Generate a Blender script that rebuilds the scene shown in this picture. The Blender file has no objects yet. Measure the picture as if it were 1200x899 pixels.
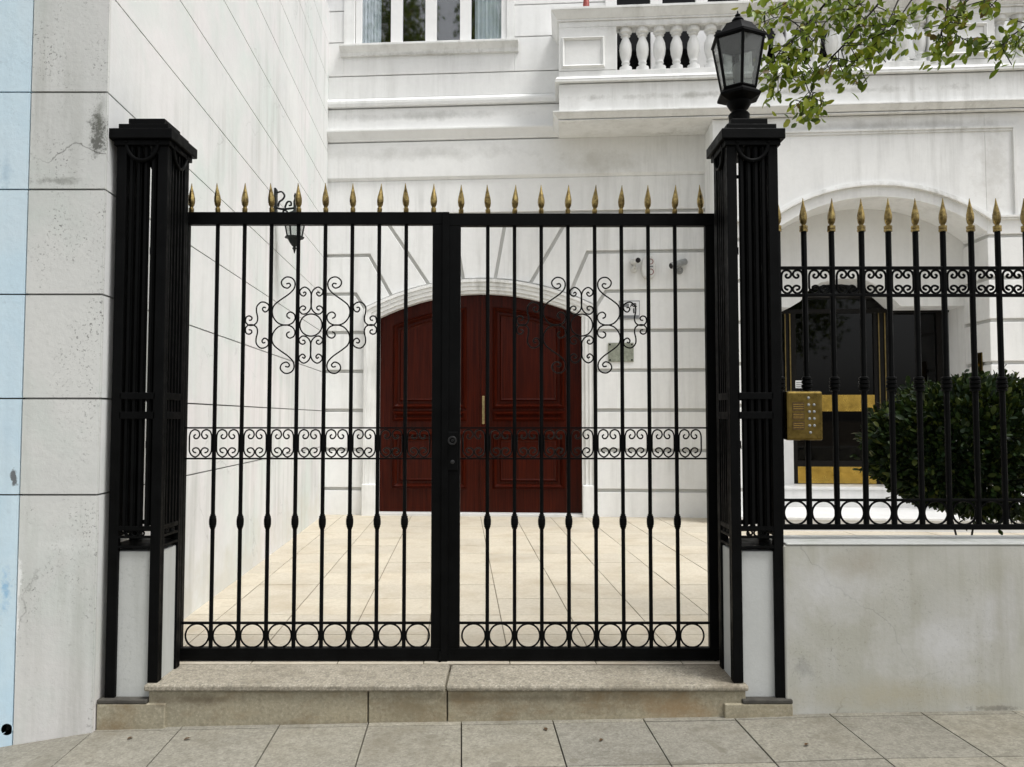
import bpy, bmesh, math, random
from mathutils import Vector, Matrix
random.seed(7)
C = bpy.context.scene.collection
PI = math.pi
def V(*a): return Vector(a)

# ------------------------------------------------------------------ camera model
F_PX = 900.0; CX = 600.0; CY = 449.5
PITCH = math.radians(2.577)
CAM = V(0, 0, 1.56)
def ray(px, py):
    xc = (px-CX)/F_PX; yc = (CY-py)/F_PX
    return V(xc, math.cos(PITCH)-yc*math.sin(PITCH), math.sin(PITCH)+yc*math.cos(PITCH))
def P(px, py, Y):
    d = ray(px, py); return CAM + d*(Y/d.y)
def G(px, py, z):
    d = ray(px, py); return CAM + d*((z-CAM.z)/d.z)
def project(p):
    q = p-CAM
    f = q.y*math.cos(PITCH)+q.z*math.sin(PITCH); u = -q.y*math.sin(PITCH)+q.z*math.cos(PITCH)
    if f < .05: return (-9999, -9999)
    return (CX+F_PX*q.x/f, CY-F_PX*u/f)
FLOOR = 0.20                       # courtyard level above the pavement

# ------------------------------------------------------------------ mesh builder
class MB:
    def __init__(s): s.v = []; s.f = []
    def add(s, vs, fs):
        n = len(s.v); s.v += [tuple(p) for p in vs]; s.f += [tuple(i+n for i in f) for f in fs]; return s
    def box(s, x0, x1, y0, y1, z0, z1):
        if x0 > x1: x0, x1 = x1, x0
        if y0 > y1: y0, y1 = y1, y0
        if z0 > z1: z0, z1 = z1, z0
        return s.add([(x0,y0,z0),(x1,y0,z0),(x1,y1,z0),(x0,y1,z0),(x0,y0,z1),(x1,y0,z1),(x1,y1,z1),(x0,y1,z1)],
              [(0,3,2,1),(4,5,6,7),(0,1,5,4),(1,2,6,5),(2,3,7,6),(3,0,4,7)])
    def prism(s, poly, y0, y1):
        """poly in (x,z), extruded from y0 (front) to y1"""
        n = len(poly)
        a = sum(poly[i][0]*poly[(i+1)%n][1]-poly[(i+1)%n][0]*poly[i][1] for i in range(n))
        if a < 0: poly = poly[::-1]
        vs = [(x,y0,z) for x,z in poly]+[(x,y1,z) for x,z in poly]
        fs = [tuple(range(n)), tuple(range(2*n-1, n-1, -1))]
        for i in range(n):
            j = (i+1) % n; fs.append((i, i+n, j+n, j))
        return s.add(vs, fs)
    def slab(s, poly, z0, z1):
        n = len(poly)
        a = sum(poly[i][0]*poly[(i+1)%n][1]-poly[(i+1)%n][0]*poly[i][1] for i in range(n))
        if a < 0: poly = poly[::-1]
        f0 = z0 if callable(z0) else (lambda x, y: z0)
        f1 = z1 if callable(z1) else (lambda x, y: z1)
        vs = [(x,y,f0(x,y)) for x,y in poly]+[(x,y,f1(x,y)) for x,y in poly]
        fs = [tuple(range(n-1,-1,-1)), tuple(range(n, 2*n))]
        for i in range(n):
            j = (i+1) % n; fs.append((i, j, j+n, i+n))
        return s.add(vs, fs)
    def profile_x(s, prof, x0, x1):
        """prof: list of (y,z) closed, extruded along x"""
        n = len(prof)
        vs = [(x0,y,z) for y,z in prof]+[(x1,y,z) for y,z in prof]
        fs = [tuple(range(n-1,-1,-1)), tuple(range(n,2*n))]
        for i in range(n):
            j = (i+1)%n; fs.append((i,j,j+n,i+n))
        return s.add(vs, fs)
    def strip(s, a, b, y0, y1):
        """two matching lists of (x,z): band between, extruded y0..y1"""
        for i in range(len(a)-1):
            s.prism([a[i], a[i+1], b[i+1], b[i]], y0, y1)
        return s
    def tube(s, pts, r, n=8, closed=False, squash=None):
        pts = [Vector(p) for p in pts]; m = len(pts)
        rr = r if isinstance(r, (list, tuple)) else [r]*m
        rings = []; ref = None
        for i, p in enumerate(pts):
            if closed: t = pts[(i+1)%m]-pts[i-1]
            else: t = pts[min(i+1,m-1)]-pts[max(i-1,0)]
            t.normalize()
            if ref is None:
                ref = V(0,1,0) if abs(t.y) < .9 else V(1,0,0)
            a = ref-t*ref.dot(t)
            if a.length < 1e-5: a = V(1,0,0)-t*t.x
            a.normalize(); ref = a; b = t.cross(a)
            ka, kb = squash or (1, 1)
            rings.append([p+a*(ka*rr[i]*math.cos(2*PI*(k+.5)/n))+b*(kb*rr[i]*math.sin(2*PI*(k+.5)/n)) for k in range(n)])
        vs = [q for R in rings for q in R]; fs = []
        for i in range(m if closed else m-1):
            j = (i+1)%m
            for k in range(n):
                l = (k+1)%n; fs.append((i*n+k, i*n+l, j*n+l, j*n+k))
        if not closed:
            fs.append(tuple(range(n-1,-1,-1))); fs.append(tuple((m-1)*n+k for k in range(n)))
        return s.add(vs, fs)
    def lathe(s, prof, c=(0,0,0), n=14, rot=0.0):
        vs = []; fs = []; m = len(prof)
        for r, z in prof:
            for k in range(n):
                a = 2*PI*k/n+rot; vs.append((c[0]+r*math.cos(a), c[1]+r*math.sin(a), c[2]+z))
        for i in range(m-1):
            for k in range(n):
                l = (k+1)%n; fs.append((i*n+k, i*n+l, (i+1)*n+l, (i+1)*n+k))
        fs.append(tuple(range(n-1,-1,-1))); fs.append(tuple((m-1)*n+k for k in range(n)))
        return s.add(vs, fs)
    def build(s, name, mat, parent=None, smooth=False, bevel=0, loc=None):
        me = bpy.data.meshes.new(name); me.from_pydata(s.v, [], s.f); me.update()
        bm = bmesh.new(); bm.from_mesh(me)
        bmesh.ops.recalc_face_normals(bm, faces=bm.faces); bm.to_mesh(me); bm.free()
        o = bpy.data.objects.new(name, me); C.objects.link(o)
        if mat: me.materials.append(mat)
        if smooth:
            for p in me.polygons: p.use_smooth = True
            try: me.set_sharp_from_angle(angle=math.radians(42))
            except Exception: pass
        if bevel:
            b = o.modifiers.new('bevel', 'BEVEL'); b.width = bevel; b.segments = 2; b.limit_method = 'ANGLE'
        if parent: o.parent = parent
        if loc: o.location = loc
        return o

def tag(o, label=None, cat=None, group=None, kind=None):
    if label: o['label'] = label
    if cat: o['category'] = cat
    if group: o['group'] = group
    if kind: o['kind'] = kind
    return o
def empty(name, loc=(0,0,0), rz=0.0):
    o = bpy.data.objects.new(name, None); C.objects.link(o); o.location = loc; o.rotation_euler = (0,0,rz)
    o.empty_display_size = .1
    return o
def clone(src, parent, loc):
    o = src.copy(); C.objects.link(o); o.parent = parent; o.location = loc; return o
def catmull(pts, k=5):
    out = []; n = len(pts)
    for i in range(n-1):
        p0 = pts[max(i-1,0)]; p1 = pts[i]; p2 = pts[i+1]; p3 = pts[min(i+2,n-1)]
        for j in range(k):
            t = j/k
            out.append(tuple(.5*((2*b)+(c-a)*t+(2*a-5*b+4*c-d)*t*t+(3*b-a-3*c+d)*t**3) for a,b,c,d in zip(p0,p1,p2,p3)))
    out.append(tuple(pts[-1])); return out
def inset_poly(poly, d):
    n = len(poly)
    a = sum(poly[i][0]*poly[(i+1)%n][1]-poly[(i+1)%n][0]*poly[i][1] for i in range(n))
    if a < 0: poly = poly[::-1]
    out = []
    for i in range(n):
        p = Vector(poly[i]); a_ = (p-Vector(poly[i-1])).normalized(); b_ = (Vector(poly[(i+1)%n])-p).normalized()
        na = Vector((-a_.y, a_.x)); nb = Vector((-b_.y, b_.x))
        m = na+nb; k = max(.35, 1+na.dot(nb)); out.append(tuple(p+m*(d/k)))
    return out

# ------------------------------------------------------------------ materials
def newmat(name):
    m = bpy.data.materials.new(name); m.use_nodes = True
    nt = m.node_tree; nt.nodes.clear()
    out = nt.nodes.new('ShaderNodeOutputMaterial'); b = nt.nodes.new('ShaderNodeBsdfPrincipled')
    nt.links.new(b.outputs[0], out.inputs[0]); return m, nt, b, out
def nd(nt, t, **k):
    n = nt.nodes.new(t)
    for a, v in k.items(): setattr(n, a, v)
    return n
def pos(nt, scale=(1,1,1)):
    g = nd(nt, 'ShaderNodeNewGeometry'); m = nd(nt, 'ShaderNodeMapping'); m.inputs['Scale'].default_value = scale
    nt.links.new(g.outputs['Position'], m.inputs['Vector']); return m.outputs[0]
def noise(nt, vec, scale, detail=4, rough=.55, dist=0):
    n = nd(nt, 'ShaderNodeTexNoise'); n.inputs['Scale'].default_value = scale; n.inputs['Detail'].default_value = detail
    n.inputs['Roughness'].default_value = rough; n.inputs['Distortion'].default_value = dist
    nt.links.new(vec, n.inputs['Vector']); return n.outputs['Fac']
def ramp(nt, fac, stops):
    r = nd(nt, 'ShaderNodeValToRGB'); e = r.color_ramp.elements
    while len(e) > 1: e.remove(e[-1])
    for i, (p, c) in enumerate(stops):
        c = (c, c, c) if isinstance(c, (int, float)) else c
        if i == 0: x = e[0]; x.position = p
        else: x = e.new(p)
        x.color = (*c, 1)
    nt.links.new(fac, r.inputs[0]); return r.outputs[0]
def mix(nt, fac, a, b, mode='MIX'):
    m = nd(nt, 'ShaderNodeMix', data_type='RGBA', blend_type=mode)
    if isinstance(fac, (int, float)): m.inputs[0].default_value = fac
    else: nt.links.new(fac, m.inputs[0])
    for s, c in ((m.inputs[6], a), (m.inputs[7], b)):
        if isinstance(c, tuple): s.default_value = (*c, 1)
        else: nt.links.new(c, s)
    return m.outputs[2]
def mul(nt, a, b):
    m = nd(nt, 'ShaderNodeMath', operation='MULTIPLY')
    for s, c in ((m.inputs[0], a), (m.inputs[1], b)):
        if isinstance(c, (int, float)): s.default_value = c
        else: nt.links.new(c, s)
    return m.outputs[0]
def bump(nt, b, h, strength, dist=.01):
    n = nd(nt, 'ShaderNodeBump'); n.inputs['Strength'].default_value = strength; n.inputs['Distance'].default_value = dist
    nt.links.new(h, n.inputs['Height']); nt.links.new(n.outputs[0], b.inputs['Normal'])

def plaster(name, c1, c2, grime=(.25,.25,.22), streak=.35, speck=.0, crack=.0, big=.9, rough=.85, patch=None, tints=None):
    m, nt, b, _ = newmat(name); p = pos(nt)
    col = mix(nt, ramp(nt, noise(nt, p, big, 5, .6), [(.35, 0.), (.65, 1.)]), c1, c2)
    if tints:
        for i, t in enumerate(tints):
            col = mix(nt, mul(nt, ramp(nt, noise(nt, pos(nt, (1+.3*i, 1, .7+.2*i)), .8+.5*i, 4, .6, .4), [(.48, 0.), (.66, 1.)]), .6), col, t)
    fine = noise(nt, p, 14, 6, .7)
    col = mix(nt, mul(nt, ramp(nt, fine, [(.42, 0.), (.75, 1.)]), .10), col, tuple(.5*x for x in c1))
    st = noise(nt, pos(nt, (7, 7, .55)), 1.0, 5, .65)
    st2 = noise(nt, p, .7, 3)
    col = mix(nt, mul(nt, mul(nt, ramp(nt, st, [(.46, 0.), (.72, 1.)]), ramp(nt, st2, [(.38, 0.), (.62, 1.)])), streak), col, grime)
    if patch:
        col = mix(nt, ramp(nt, noise(nt, p, 2.3, 6, .7, .3), [(.56, 0.), (.6, 1.)]), col, patch)
    if speck:
        sp = mul(nt, ramp(nt, noise(nt, p, 60, 4, .75), [(.56, 0.), (.62, 1.)]), ramp(nt, noise(nt, pos(nt, (1,1,.6)), 2.6, 5, .7), [(.47, 0.), (.64, 1.)]))
        col = mix(nt, mul(nt, sp, speck), col, (.05, .05, .045))
    if crack:
        v = nd(nt, 'ShaderNodeTexVoronoi', feature='DISTANCE_TO_EDGE'); v.inputs['Scale'].default_value = .9
        w = nd(nt, 'ShaderNodeVectorMath', operation='ADD'); nz = nd(nt, 'ShaderNodeTexNoise'); nz.inputs['Scale'].default_value = 3; nz.inputs['Detail'].default_value = 6
        nt.links.new(p, nz.inputs['Vector']); sc = nd(nt, 'ShaderNodeVectorMath', operation='SCALE'); sc.inputs['Scale'].default_value = .5
        nt.links.new(nz.outputs['Color'], sc.inputs[0]); nt.links.new(p, w.inputs[0]); nt.links.new(sc.outputs[0], w.inputs[1])
        nt.links.new(w.outputs[0], v.inputs['Vector'])
        cr = mul(nt, ramp(nt, v.outputs['Distance'], [(.0, 1.), (.005, 0.)]), ramp(nt, noise(nt, p, .9, 3), [(.5, 0.), (.58, 1.)]))
        col = mix(nt, mul(nt, cr, crack), col, (.10, .10, .09))
    nt.links.new(col, b.inputs['Base Color']); b.inputs['Roughness'].default_value = rough
    b.inputs['Specular IOR Level'].default_value = .25
    bump(nt, b, noise(nt, p, 35, 6, .65), .25, .006)
    return m

M = {}
M['white'] = plaster('white_render', (.80,.805,.795), (.745,.75,.745), (.36,.36,.34), .42)
M['trim'] = plaster('white_trim', (.80,.805,.795), (.71,.715,.70), (.27,.265,.235), .6, big=2.5)
M['side'] = plaster('side_render', (.72,.725,.715), (.64,.65,.645), (.40,.41,.38), .6, crack=.3, tints=[(.74,.70,.71), (.60,.67,.635)])
M['side_end'] = plaster('stained_render', (.64,.645,.62), (.56,.57,.55), (.31,.32,.28), .6, speck=.9, crack=.8, tints=[(.62,.59,.585), (.52,.575,.535)])
M['blue'] = plaster('blue_render', (.56,.71,.80), (.60,.73,.79), (.34,.46,.54), .4, speck=.25, crack=.6, tints=[(.36,.56,.74), (.62,.71,.76)])
M['stub'] = plaster('pier_render', (.50,.51,.50), (.44,.45,.43), (.25,.26,.22), .5, speck=.25)
M['low'] = plaster('garden_wall_render', (.455,.45,.40), (.53,.525,.49), (.30,.28,.21), .6, speck=.35, crack=.35, tints=[(.34,.335,.275), (.55,.55,.55)])
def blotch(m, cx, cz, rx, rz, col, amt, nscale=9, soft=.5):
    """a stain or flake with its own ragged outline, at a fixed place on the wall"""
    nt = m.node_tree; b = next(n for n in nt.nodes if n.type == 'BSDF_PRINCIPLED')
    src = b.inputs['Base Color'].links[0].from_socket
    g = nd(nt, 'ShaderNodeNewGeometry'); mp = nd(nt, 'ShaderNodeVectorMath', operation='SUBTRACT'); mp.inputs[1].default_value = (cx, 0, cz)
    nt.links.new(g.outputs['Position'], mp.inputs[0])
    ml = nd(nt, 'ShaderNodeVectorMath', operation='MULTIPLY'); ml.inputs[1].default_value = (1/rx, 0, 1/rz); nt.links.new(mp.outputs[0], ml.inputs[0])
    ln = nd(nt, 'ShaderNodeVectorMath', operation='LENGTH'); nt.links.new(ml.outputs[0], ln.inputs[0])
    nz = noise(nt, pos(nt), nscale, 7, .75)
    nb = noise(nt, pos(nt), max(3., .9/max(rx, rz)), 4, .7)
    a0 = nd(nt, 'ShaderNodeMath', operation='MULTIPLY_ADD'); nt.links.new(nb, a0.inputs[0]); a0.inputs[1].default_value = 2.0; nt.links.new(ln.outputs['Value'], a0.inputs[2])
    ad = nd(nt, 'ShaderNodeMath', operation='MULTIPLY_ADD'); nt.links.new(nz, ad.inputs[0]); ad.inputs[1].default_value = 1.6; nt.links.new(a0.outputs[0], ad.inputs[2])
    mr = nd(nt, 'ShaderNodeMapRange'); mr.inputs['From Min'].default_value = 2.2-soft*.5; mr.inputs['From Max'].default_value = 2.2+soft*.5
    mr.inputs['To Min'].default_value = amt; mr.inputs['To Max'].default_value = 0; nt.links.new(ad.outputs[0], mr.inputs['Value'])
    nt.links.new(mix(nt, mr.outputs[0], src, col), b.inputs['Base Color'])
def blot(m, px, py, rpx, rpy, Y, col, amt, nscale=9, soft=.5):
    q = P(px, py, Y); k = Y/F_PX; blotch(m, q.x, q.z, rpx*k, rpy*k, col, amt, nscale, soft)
blot(M['side_end'], 114, 165, 24, 60, 3.95, (.07,.072,.06), .85, 60, .3)
blot(M['side_end'], 116, 135, 10, 40, 3.95, (.12,.125,.10), .6, 30, .6)
blot(M['side_end'], 70, 212, 45, 8, 3.95, (.2,.205,.18), .6, 45, .5)
blot(M['low'], 1165, 830, 60, 7, 4.0, (.16,.15,.13), .7, 45, .4)
blot(M['low'], 942, 785, 18, 22, 4.0, (.26,.26,.24), .5, 50, .4)
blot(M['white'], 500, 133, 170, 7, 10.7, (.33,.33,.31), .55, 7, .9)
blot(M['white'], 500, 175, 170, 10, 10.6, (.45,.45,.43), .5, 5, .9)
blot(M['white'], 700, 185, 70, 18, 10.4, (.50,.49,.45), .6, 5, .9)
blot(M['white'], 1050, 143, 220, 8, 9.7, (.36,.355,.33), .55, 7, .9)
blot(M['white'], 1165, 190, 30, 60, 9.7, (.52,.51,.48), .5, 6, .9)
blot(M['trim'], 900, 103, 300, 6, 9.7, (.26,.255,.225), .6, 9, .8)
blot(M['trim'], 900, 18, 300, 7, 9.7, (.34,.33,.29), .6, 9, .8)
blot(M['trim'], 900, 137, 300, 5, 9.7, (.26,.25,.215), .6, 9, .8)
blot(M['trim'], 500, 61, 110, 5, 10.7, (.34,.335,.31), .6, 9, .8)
blot(M['side'], 300, 655, 90, 50, 7.0, (.56,.54,.46), .5, 3, 1.)
blot(M['side_end'], 18, 740, 9, 130, 3.95, (.80,.81,.80), .9, 16, .25)
blot(M['side_end'], 75, 640, 40, 14, 3.95, (.70,.71,.69), .6, 8, .9)
blot(M['blue'], 17, 560, 7, 16, 3.95, (.10,.10,.10), .9, 14, .25)
blot(M['blue'], 6, 690, 11, 34, 3.95, (.20,.42,.64), .7, 40, .5)
blot(M['blue'], 6, 200, 14, 34, 3.95, (.34,.47,.57), .5, 45, .5)
blot(M['low'], 970, 690, 70, 60, 4.0, (.56,.56,.555), .7, 4, .9)
blot(M['low'], 1100, 760, 90, 50, 4.0, (.58,.58,.58), .7, 4, .9)
blot(M['low'], 1000, 660, 60, 26, 4.0, (.35,.31,.25), .6, 5, .9)
blot(M['low'], 1060, 815, 160, 24, 4.0, (.40,.37,.28), .75, 5, .9)
M['joint'] = plaster('joint_mortar', (.10,.10,.09), (.06,.06,.055), streak=0)
M['side_joint'] = plaster('weathered_joint', (.28,.28,.27), (.17,.17,.16), streak=.2)
M['backing'] = plaster('groove_render', (.55,.55,.53), (.48,.48,.46), streak=.3)

def simple(name, col, rough=.5, metal=0., nscale=0, namt=.3, spec=.5, bumpk=0, coat=0, dark=None):
    m, nt, b, _ = newmat(name)
    if nscale:
        p = pos(nt); f = noise(nt, p, nscale, 5, .6)
        c = mix(nt, ramp(nt, f, [(.35, 0.), (.7, 1.)]), col, dark or tuple(x*(1-namt) for x in col))
        nt.links.new(c, b.inputs['Base Color'])
        r = ramp(nt, noise(nt, p, nscale*2.3, 4), [(.3, max(.02, rough-.1)), (.7, min(1, rough+.12))])
        nt.links.new(r, b.inputs['Roughness'])
        if bumpk: bump(nt, b, f, bumpk, .004)
    else:
        b.inputs['Base Color'].default_value = (*col, 1); b.inputs['Roughness'].default_value = rough
    b.inputs['Metallic'].default_value = metal; b.inputs['Specular IOR Level'].default_value = spec
    if coat: b.inputs['Coat Weight'].default_value = coat; b.inputs['Coat Roughness'].default_value = .15
    return m
M['iron'] = simple('black_iron_paint', (.0030,.0032,.0033), .5, 0, 9, .5, .07, .25, dark=(.0012,.0013,.0013))
M['iron_wall'] = simple('dark_green_iron', (.005,.008,.0075), .5, 0, 30, .35, .25)
M['gold'] = simple('gilded_spear', (.38,.285,.11), .32, 1., 40, .6, .5, .2, dark=(.09,.06,.025))
M['brass'] = simple('polished_brass', (.66,.44,.10), .20, 1., 3, .35, .5)
M['brass_dull'] = simple('aged_brass', (.22,.155,.045), .34, 1., 25, .5, .5, .1)
M['old_brass'] = simple('tarnished_brass', (.42,.34,.17), .4, 1., 30, .5)
M['dark_frame'] = simple('dark_bronze_frame', (.007,.006,.005), .4, 0, 12, .4, .15)
M['slate'] = simple('slate_capping', (.075,.07,.06), .85, 0, 18, .5, .3, .3)
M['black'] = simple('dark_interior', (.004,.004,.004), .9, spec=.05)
M['red'] = simple('faded_red', (.30,.05,.04), .6, 0, 12, .3)
M['camwhite'] = simple('white_plastic', (.62,.62,.60), .4, 0, 20, .15)
M['camgrey'] = simple('grey_plastic', (.30,.31,.31), .4, 0, 20, .2)
M['lens'] = simple('black_lens', (.01,.01,.012), .1)
M['paper'] = simple('white_sign_face', (.72,.73,.74), .5, 0, 14, .15)
M['ink'] = simple('black_ink', (.02,.02,.022), .6)
M['greyink'] = simple('grey_ink', (.16,.17,.18), .6)
M['plaque'] = simple('weathered_plaque', (.34,.36,.29), .45, .5, 25, .4, .5, .2)
M['marble'] = plaster('white_marble', (.70,.70,.69), (.62,.62,.61), (.4,.4,.4), .35, rough=.35)
M['frame_white'] = simple('white_window_paint', (.80,.80,.79), .4, 0, 8, .05)
M['asphalt'] = simple('asphalt', (.05,.05,.05), .9, 0, 60, .4, .3, .4)
M['earth'] = simple('planting_soil', (.16,.13,.095), .95, 0, 14, .4, .1, .5)

def stone(name, c1, c2, sp1, sp2, stain, amt, scale=170, rough=.8, vary=0.):
    m, nt, b, _ = newmat(name); p = pos(nt)
    col = mix(nt, ramp(nt, noise(nt, p, 1.6, 5, .6), [(.35, 0.), (.65, 1.)]), c1, c2)
    f = noise(nt, p, scale, 3, .75)
    col = mix(nt, mul(nt, ramp(nt, f, [(.52, 0.), (.62, 1.)]), .55), col, sp1)
    col = mix(nt, mul(nt, ramp(nt, f, [(.36, 1.), (.45, 0.)]), .5), col, sp2)
    s = noise(nt, pos(nt, (1, 1, 2)), 2.6, 6, .68, .3)
    col = mix(nt, mul(nt, ramp(nt, s, [(.48, 0.), (.68, 1.)]), amt), col, stain)
    f2 = noise(nt, p, 26, 4, .7)
    col = mix(nt, mul(nt, ramp(nt, f2, [(.40, 1.), (.52, 0.)]), .35), col, sp2)
    dr = noise(nt, p, 30, 5, .7)
    col = mix(nt, mul(nt, ramp(nt, dr, [(.62, 0.), (.7, 1.)]), .35), col, (.06,.055,.045))
    if vary:
        gm = nd(nt, 'ShaderNodeNewGeometry')
        col = mix(nt, 1., col, ramp(nt, gm.outputs['Random Per Island'], [(0, (1-vary, 1-vary*.95, 1-vary*.8)), (.5, (1-vary*.35,)*3), (1, (1., 1., 1.))]), 'MULTIPLY')
        spot = noise(nt, p, 9, 2, .3)
        col = mix(nt, mul(nt, ramp(nt, spot, [(.70, 0.), (.725, 1.)]), .55), col, sp2)
    nt.links.new(col, b.inputs['Base Color']); b.inputs['Roughness'].default_value = rough
    b.inputs['Specular IOR Level'].default_value = .25
    bump(nt, b, noise(nt, p, 120, 4, .7), .3, .003); return m
M['granite'] = stone('granite_tread', (.31,.28,.22), (.26,.235,.185), (.50,.465,.39), (.08,.075,.06), (.17,.15,.11), .6, 85)
M['riser'] = stone('sandstone_riser', (.33,.29,.20), (.285,.26,.19), (.42,.385,.30), (.19,.17,.12), (.20,.145,.08), .85, 60)
M['pave'] = stone('pavement_slab', (.30,.28,.225), (.25,.235,.19), (.39,.37,.305), (.14,.13,.10), (.19,.17,.125), .7, 75, .8, .22)
M['pavejoint'] = simple('pavement_joint', (.085,.08,.065), .95, 0, 20, .3, .1)
M['tile'] = stone('courtyard_tile', (.53,.48,.385), (.48,.435,.35), (.58,.53,.44), (.40,.355,.275), (.38,.315,.22), .6, 45, .6, .10)
M['tilejoint'] = simple('courtyard_joint', (.20,.175,.135), .9, 0, 20, .3, .1)

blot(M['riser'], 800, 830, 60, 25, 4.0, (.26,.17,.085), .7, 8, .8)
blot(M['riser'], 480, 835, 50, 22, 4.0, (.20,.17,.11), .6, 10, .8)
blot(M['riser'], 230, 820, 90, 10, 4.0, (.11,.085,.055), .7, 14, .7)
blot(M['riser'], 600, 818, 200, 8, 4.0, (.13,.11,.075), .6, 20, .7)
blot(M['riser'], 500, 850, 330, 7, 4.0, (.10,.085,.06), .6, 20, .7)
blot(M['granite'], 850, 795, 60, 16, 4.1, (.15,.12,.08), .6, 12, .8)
# varnished mahogany
m, nt, b, _ = newmat('varnished_mahogany')
g = noise(nt, pos(nt, (26, 26, .9)), 1.6, 7, .65, .5)
col = mix(nt, ramp(nt, g, [(.3, 0.), (.72, 1.)]), (.052,.0070,.0024), (.012,.0019,.0011))
nt.links.new(col, b.inputs['Base Color']); b.inputs['Roughness'].default_value = .28
b.inputs['Specular IOR Level'].default_value = .10; bump(nt, b, g, .12, .002); M['wood'] = m

def glassmat(name, tint, refl_ior, dirt=0., dirtcol=(.2,.2,.2)):
    m = bpy.data.materials.new(name); m.use_nodes = True; nt = m.node_tree; nt.nodes.clear()
    out = nd(nt, 'ShaderNodeOutputMaterial'); tr = nd(nt, 'ShaderNodeBsdfTransparent'); tr.inputs[0].default_value = (*tint, 1)
    gl = nd(nt, 'ShaderNodeBsdfGlossy'); gl.inputs['Roughness'].default_value = .03
    lw_ = nd(nt, 'ShaderNodeLayerWeight'); lw_.inputs[0].default_value = .5
    pw = nd(nt, 'ShaderNodeMath', operation='POWER'); pw.inputs[1].default_value = 4.5; nt.links.new(lw_.outputs['Facing'], pw.inputs[0])
    f0 = ((refl_ior-1)/(refl_ior+1))**2
    fr = nd(nt, 'ShaderNodeMapRange'); fr.inputs['To Min'].default_value = f0; fr.inputs['To Max'].default_value = .9; nt.links.new(pw.outputs[0], fr.inputs['Value'])
    mx = nd(nt, 'ShaderNodeMixShader'); nt.links.new(fr.outputs[0], mx.inputs[0]); nt.links.new(tr.outputs[0], mx.inputs[1]); nt.links.new(gl.outputs[0], mx.inputs[2])
    last = mx
    nz = nd(nt, 'ShaderNodeBump'); nz.inputs['Strength'].default_value = .03; nz.inputs['Distance'].default_value = .02
    nt.links.new(noise(nt, pos(nt), 1.7, 2), nz.inputs['Height']); nt.links.new(nz.outputs[0], gl.inputs['Normal'])
    if dirt:
        df = nd(nt, 'ShaderNodeBsdfDiffuse'); df.inputs[0].default_value = (*dirtcol, 1)
        mx2 = nd(nt, 'ShaderNodeMixShader')
        nt.links.new(mul(nt, ramp(nt, noise(nt, pos(nt), 12, 4), [(.3, .5), (.7, 1.)]), dirt), mx2.inputs[0])
        nt.links.new(mx.outputs[0], mx2.inputs[1]); nt.links.new(df.outputs[0], mx2.inputs[2]); last = mx2
    nt.links.new(last.outputs[0], out.inputs[0]); return m
M['glass'] = glassmat('window_glass', (.95,.97,.98), 2.4)
M['doorglass'] = glassmat('smoked_door_glass', (.20,.21,.21), 1.36)
M['lampglass'] = glassmat('dusty_lantern_glass', (.80,.82,.81), 1.45, .22, (.40,.41,.40))
M['curtain'] = simple('pale_curtain', (.86,.91,.93), .9, 0, 5, .15, .1)

def leafmat(name, stops, rough=.45, trans=.35, spec=.4):
    m, nt, b, out = newmat(name)
    gm = nd(nt, 'ShaderNodeNewGeometry')
    col = ramp(nt, gm.outputs['Random Per Island'], stops)
    nt.links.new(col, b.inputs['Base Color']); b.inputs['Roughness'].default_value = rough; b.inputs['Specular IOR Level'].default_value = spec
    if trans:
        t = nd(nt, 'ShaderNodeBsdfTranslucent'); nt.links.new(mix(nt, .5, col, (.12,.16,.01)), t.inputs[0])
        mx = nd(nt, 'ShaderNodeMixShader'); mx.inputs[0].default_value = trans
        nt.links.new(b.outputs[0], mx.inputs[1]); nt.links.new(t.outputs[0], mx.inputs[2]); nt.links.new(mx.outputs[0], out.inputs[0])
    return m
M['leaf'] = leafmat('tree_leaf', [(0, (.05,.09,.006)), (.3, (.12,.19,.010)), (.65, (.22,.30,.018)), (.93, (.33,.36,.03)), (.97, (.22,.14,.03)), (1, (.10,.05,.02))])
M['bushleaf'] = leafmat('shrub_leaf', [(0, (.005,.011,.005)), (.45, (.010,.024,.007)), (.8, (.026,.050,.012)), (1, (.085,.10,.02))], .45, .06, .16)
M['bark'] = simple('bark', (.035,.03,.026), .9, 0, 12, .5, .2, .6)
M['dryleaf'] = simple('dry_leaf', (.10,.06,.03), .8, 0, 30, .5, .2)

# ------------------------------------------------------------------ ground, pavement, street
zs_ctrl = []
for px, py in ((-110,893), (0,874), (22,866), (107,855.5), (190,853.5), (430,848.5), (540,847), (862,841.5), (940,838), (1200,834)):
    q = P(px, py, 3.985); zs_ctrl.append((q.x, q.z))
def zs(x, y=0):
    if x <= zs_ctrl[0][0]: return zs_ctrl[0][1]
    for (a, za), (b_, zb) in zip(zs_ctrl, zs_ctrl[1:]):
        if x <= b_: return za+(zb-za)*(x-a)/(b_-a)
    return zs_ctrl[-1][1]
sl = -.0667                                   # joints run towards the same point as the side wall
def paving(x_at4, ys, gap, zt, thick, ycut=None):
    mb = MB()
    for a, b_ in zip(x_at4, x_at4[1:]):
        for y0, y1 in zip(ys, ys[1:]):
            g = gap/2
            jit = random.uniform(-.0012, .0012)
            xa = lambda x, y: x+sl*(y-4)
            poly = [(xa(a+g,y0+g), y0+g), (xa(b_-g,y0+g), y0+g), (xa(b_-g,y1-g), y1-g), (xa(a+g,y1-g), y1-g)]
            f = (lambda x, y, j=jit: zt(x, y)+j)
            mb.slab(poly, lambda x, y: zt(x,y)-thick, f)
    return mb
x4 = []
for px, py in ((108,860), (210,850), (325,850), (430,849), (540,848), (648,846), (755,844), (862,842), (975,838)):
    q = P(px, 850, 3.96); x4.append(q.x)
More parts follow.
